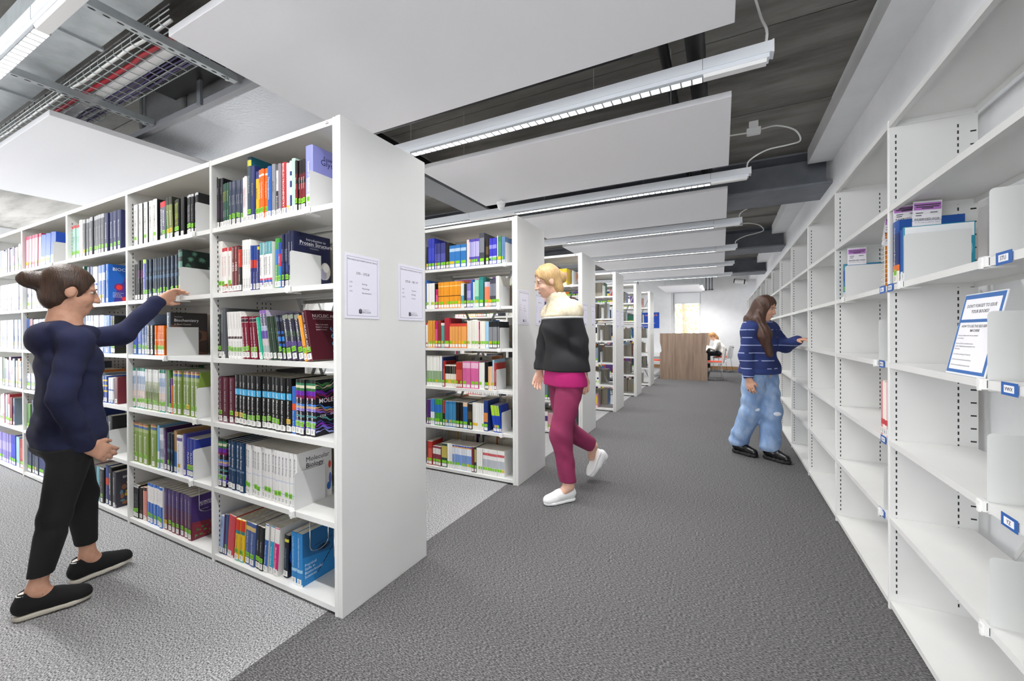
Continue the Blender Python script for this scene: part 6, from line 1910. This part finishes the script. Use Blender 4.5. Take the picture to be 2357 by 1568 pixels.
# ---- walker in the colour-block jacket
def person_walker():
    T = V3(-1.06, 2.95, 0)
    root = thing('person', 'person walking in cream and black jacket with magenta trousers', 'person', tuple(T))
    g = lambda x, y_, z: V3(x, y_, z) - T
    F_ = unit(V3(-.63, -.77, 0))
    Rv = V3(F_[1], -F_[0], 0)
    C = g(-1.165, 2.855, 1.635)
    hf = unit(V3(-.72, -.55, -.30))
    neck = g(-1.10, 2.915, 1.47)
    mid = g(-1.085, 2.935, 1.40)
    shL, shR = mid - Rv * .145, mid + Rv * .145
    elR, wrR = g(-1.262, 3.03, 1.17), g(-1.275, 2.955, .945)
    elL, wrL = g(-.925, 2.87, 1.17), g(-.905, 2.90, .93)
    pel = g(-1.06, 2.95, .93)
    hipL, hipR = pel - Rv * .085 - V3(0, 0, .03), pel + Rv * .085 - V3(0, 0, .03)
    knL, anL = g(-1.055, 2.83, .50), g(-1.005, 2.862, .115)
    knR, anR = g(-1.10, 3.06, .48), g(-.958, 3.325, .30)
    lo, hi = g(-1.5, 2.55, 0), g(-.6, 3.5, 1.82)
    def torso(f, q=0.0, k=.06):
        f.chain([pel, g(-1.07, 2.945, 1.10), g(-1.08, 2.94, 1.27), mid], [.108 + q, .096 + q, .108 + q, .088 + q], k)
        f.cone(pel - Rv * .05, pel + Rv * .05, .112 + q, .112 + q, k)
        f.cone(g(-1.08, 2.94, 1.28) - Rv * .055, g(-1.08, 2.94, 1.28) + Rv * .055, .094 + q, .094 + q, k)
        f.cone(shL, shR, .058 + q, .058 + q, k)
    b = Field(lo, hi, .007)
    torso(b)
    add_head(b, C, hf, (-.1, -.1, 1), neck, 1.0)
    b.cone(mid, neck, .075, .056, .04)
    b.chain([shL, elL, wrL], [.048, .038, .024], .03)
    b.chain([shR, elR, wrR], [.048, .038, .024], .03)
    b.chain([hipL, knL, anL], [.088, .056, .036], .04)
    b.chain([hipR, knR, anR], [.088, .056, .036], .04)
    b.cone(anL, g(-1.06, 2.80, .05), .034, .03, .03)
    b.cone(anR, g(-.972, 3.335, .20), .034, .03, .03)
    h = Field(lo, hi, .007)
    add_hand(h, wrR, V3(-.15, -.3, -.95), V3(.5, -.6, 0), 1.0, .4, 1)
    add_hand(h, wrL, V3(.1, .15, -.98), V3(-.8, .5, 0), 1.0, .4, -1)
    b.merge(h, .012)
    link('body', b.mesh('body', M_skin2), root)
    def jacket(f, q):
        torso(f, q, .06)
        f.cone(pel - Rv * .05 + V3(0, 0, .06), pel + Rv * .05 + V3(0, 0, .06), .118 + q, .118 + q, .04)
        f.chain([shL, elL, wrL], [.062 + q * .5, .052 + q * .5, .040 + q * .4], .03)
        f.chain([shR, elR, wrR], [.062 + q * .5, .052 + q * .5, .040 + q * .4], .03)
        f.folds(.0035, 20, 16, 42)
    zc = 1.345
    k1 = Field(lo, hi, .008)
    jacket(k1, .024)
    k1.cut(g(0, 0, zc), V3(0, 0, 1)).cut(g(0, 0, .955), V3(0, 0, -1))
    link('jacket_lower', k1.mesh('jacket_lower', mat('jacket_black', '#1d1d20', .85, bump=((400, 400, 400), .2))), root)
    k2 = Field(lo, hi, .008)
    jacket(k2, .024)
    k2.cone(neck + V3(0, 0, -.03), neck + V3(-.012, -.012, .035), .09, .078, .03)
    k2.cut(g(0, 0, zc + .016), V3(0, 0, -1))
    k2.carve(neck + V3(-.015, -.015, .085), (.064, .064, .06))
    link('jacket_yoke', k2.mesh('jacket_yoke', mat('jacket_cream', '#e6dbc4', .95, noise=((40, 40, 40), '#d2c4a6', .35, .65, 3), bump=((300, 300, 300), .3))), root)
    k3 = Field(lo, hi, .008)
    jacket(k3, .027)
    k3.cut(g(0, 0, zc + .016), V3(0, 0, 1)).cut(g(0, 0, zc), V3(0, 0, -1))
    link('jacket_trim', k3.mesh('jacket_trim', mat('jacket_trim_white', '#d8d8d6', .8)), root)
    k4 = Field(lo, hi, .008)
    k4.cone(pel - Rv * .06, pel + Rv * .06, .132, .132, .05)
    k4.cone(pel - Rv * .065 - V3(0, 0, .1), pel + Rv * .065 - V3(0, 0, .1), .130, .130, .05)
    k4.cut(g(0, 0, .845), V3(0, 0, -1)).cut(g(0, 0, .975), V3(0, 0, 1))
    link('top_hem', k4.mesh('top_hem', mat('top_magenta', '#b0176a', .85)), root)
    k5 = Field(lo, hi, .008)
    k5.cone(pel - Rv * .05 - V3(0, 0, .02), pel + Rv * .05 - V3(0, 0, .02), .112, .112, .05)
    k5.chain([hipL, knL, anL], [.105, .078, .06], .04)
    k5.chain([hipR, knR, anR], [.105, .078, .058], .04)
    k5.folds(.003, 26, 20, 36)
    dd = unit(anR - knR)
    X, Y, Z = k5.grid()
    k5.F = np.maximum(k5.F, np.where(Y + T[1] < 3.02, .15 - Z, (X - anR[0] + dd[0] * .03) * dd[0] + (Y - anR[1] + dd[1] * .03) * dd[1] + (Z - anR[2] + dd[2] * .03) * dd[2])).astype(np.float32)
    link('trousers', k5.mesh('trousers', mat('trousers_pink', '#96305a', .85, noise=((6, 6, 6), '#842850', .35, .65, 3))), root)
    hm = hairmat('blonde_hair', '#c9a878', '#a98654')
    r, f_, u = head_axes(hf, (-.1, -.1, 1))
    ax = (r, f_, u)
    hr = Field(lo, hi, .007)
    hr.ell(C + u * .027 - f_ * .012, (.083, .102, .1), ax, .02)
    hr.ell(C - u * .07 - f_ * .05, (.07, .05, .07), ax, .04)
    hr.carve(C - u * .03 + f_ * .1, (.085, .085, .095), ax)
    hr.ell(C - f_ * .11 - u * .01, (.04, .04, .045), ax, .02)
    hr.folds(.0016, 80, 60, 50)
    link('hair', hr.mesh('hair', hm), root)
    face_parts(root, C, hf, (-.1, -.1, 1), 1.0, hm)
    wh, ws = mat('shoe_white', '#eeeeee', .6), mat('shoe_sole_white', '#f4f4f4', .5)
    shoe(root, g(-.978, 2.915, .002), g(-1.142, 2.705, .004), (0, 0, 1), wh, ws, False, mat('lace_white', '#f6f6f6', .7), mat('sock_white', '#e8e6e2', .9))
    shoe(root, g(-.925, 3.375, .265), g(-1.005, 3.315, .045), (.5, .62, .3), wh, ws, False, MATS['lace_white'])
person_walker()

# ---- reader in denim at the wall shelving
def person_denim():
    T = V3(.34, 4.69, 0)
    root = thing('person', 'person with long brown hair, navy checked jacket and pale jeans at the wall shelving', 'person', tuple(T))
    g = lambda x, y_, z: V3(x, y_, z) - T
    F_ = unit(V3(.8, -.6, 0))
    Rv = V3(F_[1], -F_[0], 0)
    C = g(.375, 4.655, 1.475)
    hf = unit(V3(.86, -.42, -.28))
    neck = g(.345, 4.68, 1.325)
    mid = g(.335, 4.685, 1.265)
    shR, shL = mid + Rv * .145, mid - Rv * .145
    elL, wrL = g(.545, 4.70, 1.105), g(.615, 4.485, 1.165)
    elR, wrR = g(.205, 4.545, 1.02), g(.232, 4.510, .80)
    pel = g(.335, 4.69, .86)
    hipL, hipR = pel - Rv * .085 - V3(0, 0, .03), pel + Rv * .085 - V3(0, 0, .03)
    knL, anL = g(.43, 4.68, .46), g(.415, 4.685, .12)
    knR, anR = g(.255, 4.68, .46), g(.155, 4.782, .12)
    lo, hi = g(-.05, 4.3, 0), g(.72, 5.0, 1.66)
    def torso(f, q=0.0, k=.06):
        f.chain([pel, g(.335, 4.69, 1.0), g(.335, 4.688, 1.14), mid], [.108 + q, .096 + q, .104 + q, .085 + q], k)
        f.cone(pel - Rv * .05, pel + Rv * .05, .11 + q, .11 + q, k)
        f.cone(g(.335, 4.688, 1.15) - Rv * .055, g(.335, 4.688, 1.15) + Rv * .055, .092 + q, .092 + q, k)
        f.cone(shL, shR, .056 + q, .056 + q, k)
    b = Field(lo, hi, .008)
    torso(b)
    add_head(b, C, hf, (.1, 0, 1), neck, .97)
    b.cone(mid, neck, .072, .055, .04)
    b.chain([shL, elL, wrL], [.047, .037, .024], .03)
    b.chain([shR, elR, wrR], [.047, .037, .024], .03)
    b.chain([hipL, knL, anL], [.085, .055, .036], .04)
    b.chain([hipR, knR, anR], [.085, .055, .036], .04)
    b.cone(anL, g(.47, 4.635, .05), .034, .03, .03)
    b.cone(anR, g(.21, 4.735, .05), .034, .03, .03)
    h = Field(lo, hi, .008)
    add_hand(h, wrL, V3(.62, -.78, .12), V3(.1, .1, -1), 1.0, .3, 1)
    add_hand(h, wrR, V3(.12, -.08, -.98), V3(.5, .8, 0), 1.0, .4, -1)
    b.merge(h, .012)
    link('body', b.mesh('body', M_skin), root)
    # checked jacket: navy with thin broken white lines woven in
    m = bpy.data.materials.new('navy_check')
    m.use_nodes = True
    nt = m.node_tree
    p = nt.nodes['Principled BSDF']
    p.inputs['Roughness'].default_value = .9
    tc = nt.nodes.new('ShaderNodeTexCoord')
    sx = nt.nodes.new('ShaderNodeSeparateXYZ')
    nt.links.new(tc.outputs['Object'], sx.inputs[0])
    def line(sock, freq, thr):
        a = nt.nodes.new('ShaderNodeMath')
        a.operation = 'MULTIPLY'
        a.inputs[1].default_value = freq
        nt.links.new(sock, a.inputs[0])
        fr = nt.nodes.new('ShaderNodeMath')
        fr.operation = 'FRACT'
        nt.links.new(a.outputs[0], fr.inputs[0])
        lt = nt.nodes.new('ShaderNodeMath')
        lt.operation = 'LESS_THAN'
        lt.inputs[1].default_value = thr
        nt.links.new(fr.outputs[0], lt.inputs[0])
        return lt.outputs[0]
    ln = line(sx.outputs['Z'], 13.5, .11)
    nz = nt.nodes.new('ShaderNodeTexNoise')
    nz.inputs['Scale'].default_value = 9
    nt.links.new(tc.outputs['Object'], nz.inputs['Vector'])
    gt = nt.nodes.new('ShaderNodeMath')
    gt.operation = 'GREATER_THAN'
    gt.inputs[1].default_value = .47
    nt.links.new(nz.outputs['Fac'], gt.inputs[0])
    ml = nt.nodes.new('ShaderNodeMath')
    ml.operation = 'MULTIPLY'
    nt.links.new(ln, ml.inputs[0])
    nt.links.new(gt.outputs[0], ml.inputs[1])
    mb_ = nt.nodes.new('ShaderNodeMix')
    mb_.data_type = 'RGBA'
    wide = line(sx.outputs['Z'], 6.75, .5)
    mw = nt.nodes.new('ShaderNodeMath')
    mw.operation = 'MULTIPLY'
    mw.inputs[1].default_value = .5
    nt.links.new(wide, mw.inputs[0])
    nt.links.new(mw.outputs[0], mb_.inputs['Factor'])
    mb_.inputs['A'].default_value = lin('#2b3a72') + (1,)
    mb_.inputs['B'].default_value = lin('#1f2a58') + (1,)
    mx = nt.nodes.new('ShaderNodeMix')
    mx.data_type = 'RGBA'
    nt.links.new(ml.outputs[0], mx.inputs['Factor'])
    nt.links.new(mb_.outputs['Result'], mx.inputs['A'])
    mx.inputs['B'].default_value = lin('#a9b4d8') + (1,)
    nt.links.new(mx.outputs['Result'], p.inputs['Base Color'])
    j = Field(lo, hi, .008)
    torso(j, .03, .06)
    j.cone(pel - Rv * .055, pel + Rv * .055, .142, .142, .05)
    j.chain([shL, elL, wrL], [.07, .058, .044], .035)
    j.chain([shR, elR, wrR], [.07, .058, .046], .035)
    j.folds(.004, 18, 18, 30)
    j.carve(neck + V3(.02, -.01, .05), (.06, .06, .06))
    j.cut(g(0, 0, .835), V3(0, 0, -1))
    # the hanging sleeve goes on below the hem
    s2 = Field(lo, hi, .008)
    s2.cone(elR, wrR, .058, .046, 0)
    s2.cut(wrR, unit(wrR - elR))
    j.merge(s2, .01)
    link('jacket', j.mesh('jacket', m), root)
    den = mat('pale_denim', '#7f9cc6', .9, noise=((9, 9, 5), '#b4c8e2', .45, .75, 5), bump=((300, 300, 300), .2))
    t_ = Field(lo, hi, .008)
    t_.cone(pel - Rv * .05 - V3(0, 0, .02), pel + Rv * .05 - V3(0, 0, .02), .12, .12, .05)
    t_.chain([hipL, knL, anL + V3(0, 0, .02)], [.108, .088, .092], .04)
    t_.chain([hipR, knR, anR + V3(0, 0, .02)], [.108, .088, .092], .04)
    t_.folds(.005, 24, 24, 40)
    t_.cut(g(0, 0, .085), V3(0, 0, -1))
    link('jeans', t_.mesh('jeans', den), root)
    for k_, a_ in ((knR, .03), (knL, .0)):
        q_ = Field(k_ - .13, k_ + .13, .006)
        q_.ell(k_ + V3(.035, -.079, a_), (.04, .02, .022), k=0)
        link('torn_knee', q_.mesh('torn_knee', mat('torn_denim', '#d6dde8', .95)), root)
    hm = hairmat('brown_hair', '#3a241a', '#57382a')
    r, f_, u = head_axes(hf, (.1, 0, 1))
    ax = (r, f_, u)
    hr = Field(lo, hi, .007)
    hr.ell(C + u * .027 - f_ * .012, (.088, .104, .1), ax, .02)
    hr.carve(C - u * .035 + f_ * .104, (.075, .085, .1), ax)
    # long hair over the shoulder nearer the photographer and down the back
    hr.chain([C + r * .055 - u * .01, C + r * .075 - u * .12 + f_ * .01, g(.36, 4.515, 1.20), g(.405, 4.52, 1.03)], [.045, .05, .055, .03], .03)
    hr.chain([C - f_ * .06 - u * .02, C - f_ * .085 - u * .14, g(.25, 4.68, 1.18), g(.245, 4.66, 1.05)], [.06, .062, .06, .035], .03)
    hr.chain([C - r * .05 - u * .02, C - r * .07 - u * .13, g(.46, 4.72, 1.18)], [.045, .045, .03], .03)
    hr.cone(g(.36, 4.53, 1.24), g(.26, 4.64, 1.22), .055, .06, .04)
    hr.folds(.003, 110, 90, 14)
    link('hair', hr.mesh('hair', hm), root)
    face_parts(root, C, hf, (.1, 0, 1), .97, hm)
    bl, bs = mat('shoe_black_leather', '#141416', .25), mat('shoe_sole_black', '#1a1a1c', .6)
    shoe(root, g(.105, 4.822, .002), g(.312, 4.665, .002), (0, 0, 1), bl, bs, True, mat('lace_black', '#1b1b1e', .7))
    shoe(root, g(.372, 4.712, .002), g(.57, 4.558, .002), (0, 0, 1), bl, bs, True, MATS['lace_black'])
person_denim()

# ---- seated reader by the window
def person_seated():
    T = V3(.0, 14.3, 0)
    root = thing('person', 'seated person with fair hair and white top reading at the desk', 'person', tuple(T))
    g = lambda x, y_, z: V3(x, y_, z) - T
    lo, hi = g(-.75, 13.95, 0), g(.3, 14.65, 1.35)
    C = g(-.265, 14.27, 1.115)
    hf = unit(V3(-.86, -.1, -.5))
    neck = g(-.16, 14.29, .98)
    mid = g(-.125, 14.29, .91)
    pel = g(.02, 14.3, .58)
    sh = [mid + V3(0, .15 * s_, 0) for s_ in (-1, 1)]
    el = [g(-.2, 14.29 + .22 * s_, .72) for s_ in (-1, 1)]
    wr = [g(-.43, 14.29 + .13 * s_, .775) for s_ in (-1, 1)]
    hip = [pel + V3(-.03, .085 * s_, 0) for s_ in (-1, 1)]
    kn = [g(-.40, 14.3 + .09 * s_, .56) for s_ in (-1, 1)]
    an = [g(-.38, 14.3 + .09 * s_, .10) for s_ in (-1, 1)]
    def torso(f, q=0.0, k=.06):
        f.chain([pel, g(-.03, 14.3, .74), mid], [.105 + q, .105 + q, .085 + q], k)
        f.cone(pel + V3(0, -.05, 0), pel + V3(0, .05, 0), .105 + q, .105 + q, k)
        f.cone(sh[0], sh[1], .055 + q, .055 + q, k)
    b = Field(lo, hi, .01)
    torso(b)
    add_head(b, C, hf, (-.2, 0, 1), neck, .97)
    b.cone(mid, neck, .07, .055, .04)
    for i in (0, 1):
        b.chain([sh[i], el[i], wr[i]], [.046, .036, .024], .03)
        b.chain([hip[i], kn[i], an[i]], [.085, .055, .036], .03)
    h = Field(lo, hi, .01)
    for i in (0, 1):
        add_hand(h, wr[i], V3(-1, -.25 * (2 * i - 1), -.05), V3(0, 0, -1), 1.0, .2, 1 if i == 0 else -1)
    b.merge(h, .012)
    link('body', b.mesh('body', M_skin2), root)
    w_ = Field(lo, hi, .01)
    torso(w_, .022)
    for i in (0, 1):
        w_.chain([sh[i], el[i], wr[i]], [.065, .055, .042], .03)
    w_.folds(.003, 20, 20, 30)
    w_.cut(g(0, 0, .5), V3(0, 0, -1))
    link('top', w_.mesh('top', mat('top_white', '#eeebe4', .85)), root)
    t_ = Field(lo, hi, .01)
    for i in (0, 1):
        t_.chain([hip[i], kn[i], an[i]], [.092, .064, .05], .03)
    t_.cut(g(0, 0, .13), V3(0, 0, -1))
    link('trousers', t_.mesh('trousers', mat('trousers_dark', '#23252b', .85)), root)
    hm = hairmat('fair_hair', '#b98a54', '#8f6538')
    r, f_, u = head_axes(hf, (-.2, 0, 1))
    ax = (r, f_, u)
    hr = Field(lo, hi, .008)
    hr.ell(C + u * .027 - f_ * .012, (.085, .102, .098), ax, .02)
    hr.carve(C - u * .035 + f_ * .104, (.07, .085, .1), ax)
    hr.chain([C - f_ * .07, C - f_ * .08 - u * .1, g(-.09, 14.29, .95)], [.06, .055, .04], .03)
    link('hair', hr.mesh('hair', hm), root)
    face_parts(root, C, hf, (-.2, 0, 1), .97, hm)
    for i in (0, 1):
        y_ = 14.3 + .09 * (2 * i - 1)
        shoe(root, g(-.33, y_, .002), g(-.57, y_, .002), (0, 0, 1), mat('shoe_white', '#eeeeee', .6), mat('shoe_sole_white', '#f4f4f4', .5))
person_seated()
bk = thing('open_book', 'open white book on the desk before the seated reader', 'book', (-.60, 14.27, .741))
for s_ in (-1, 1):
    MB().prism([(0, 0, .004), (0, .105 * s_, .012), (0, .2 * s_, .006), (0, .2 * s_, .002), (0, 0, .001)], (-.13, 0, 0)).build('page_half', M_paper, bk)
MB().box(-.135, -.205, 0, .005, .205, .001).build('cover', mat('cover_red', '#a03a3a', .5), bk)
bpy.data.scenes.remove(TXT_SCENE)
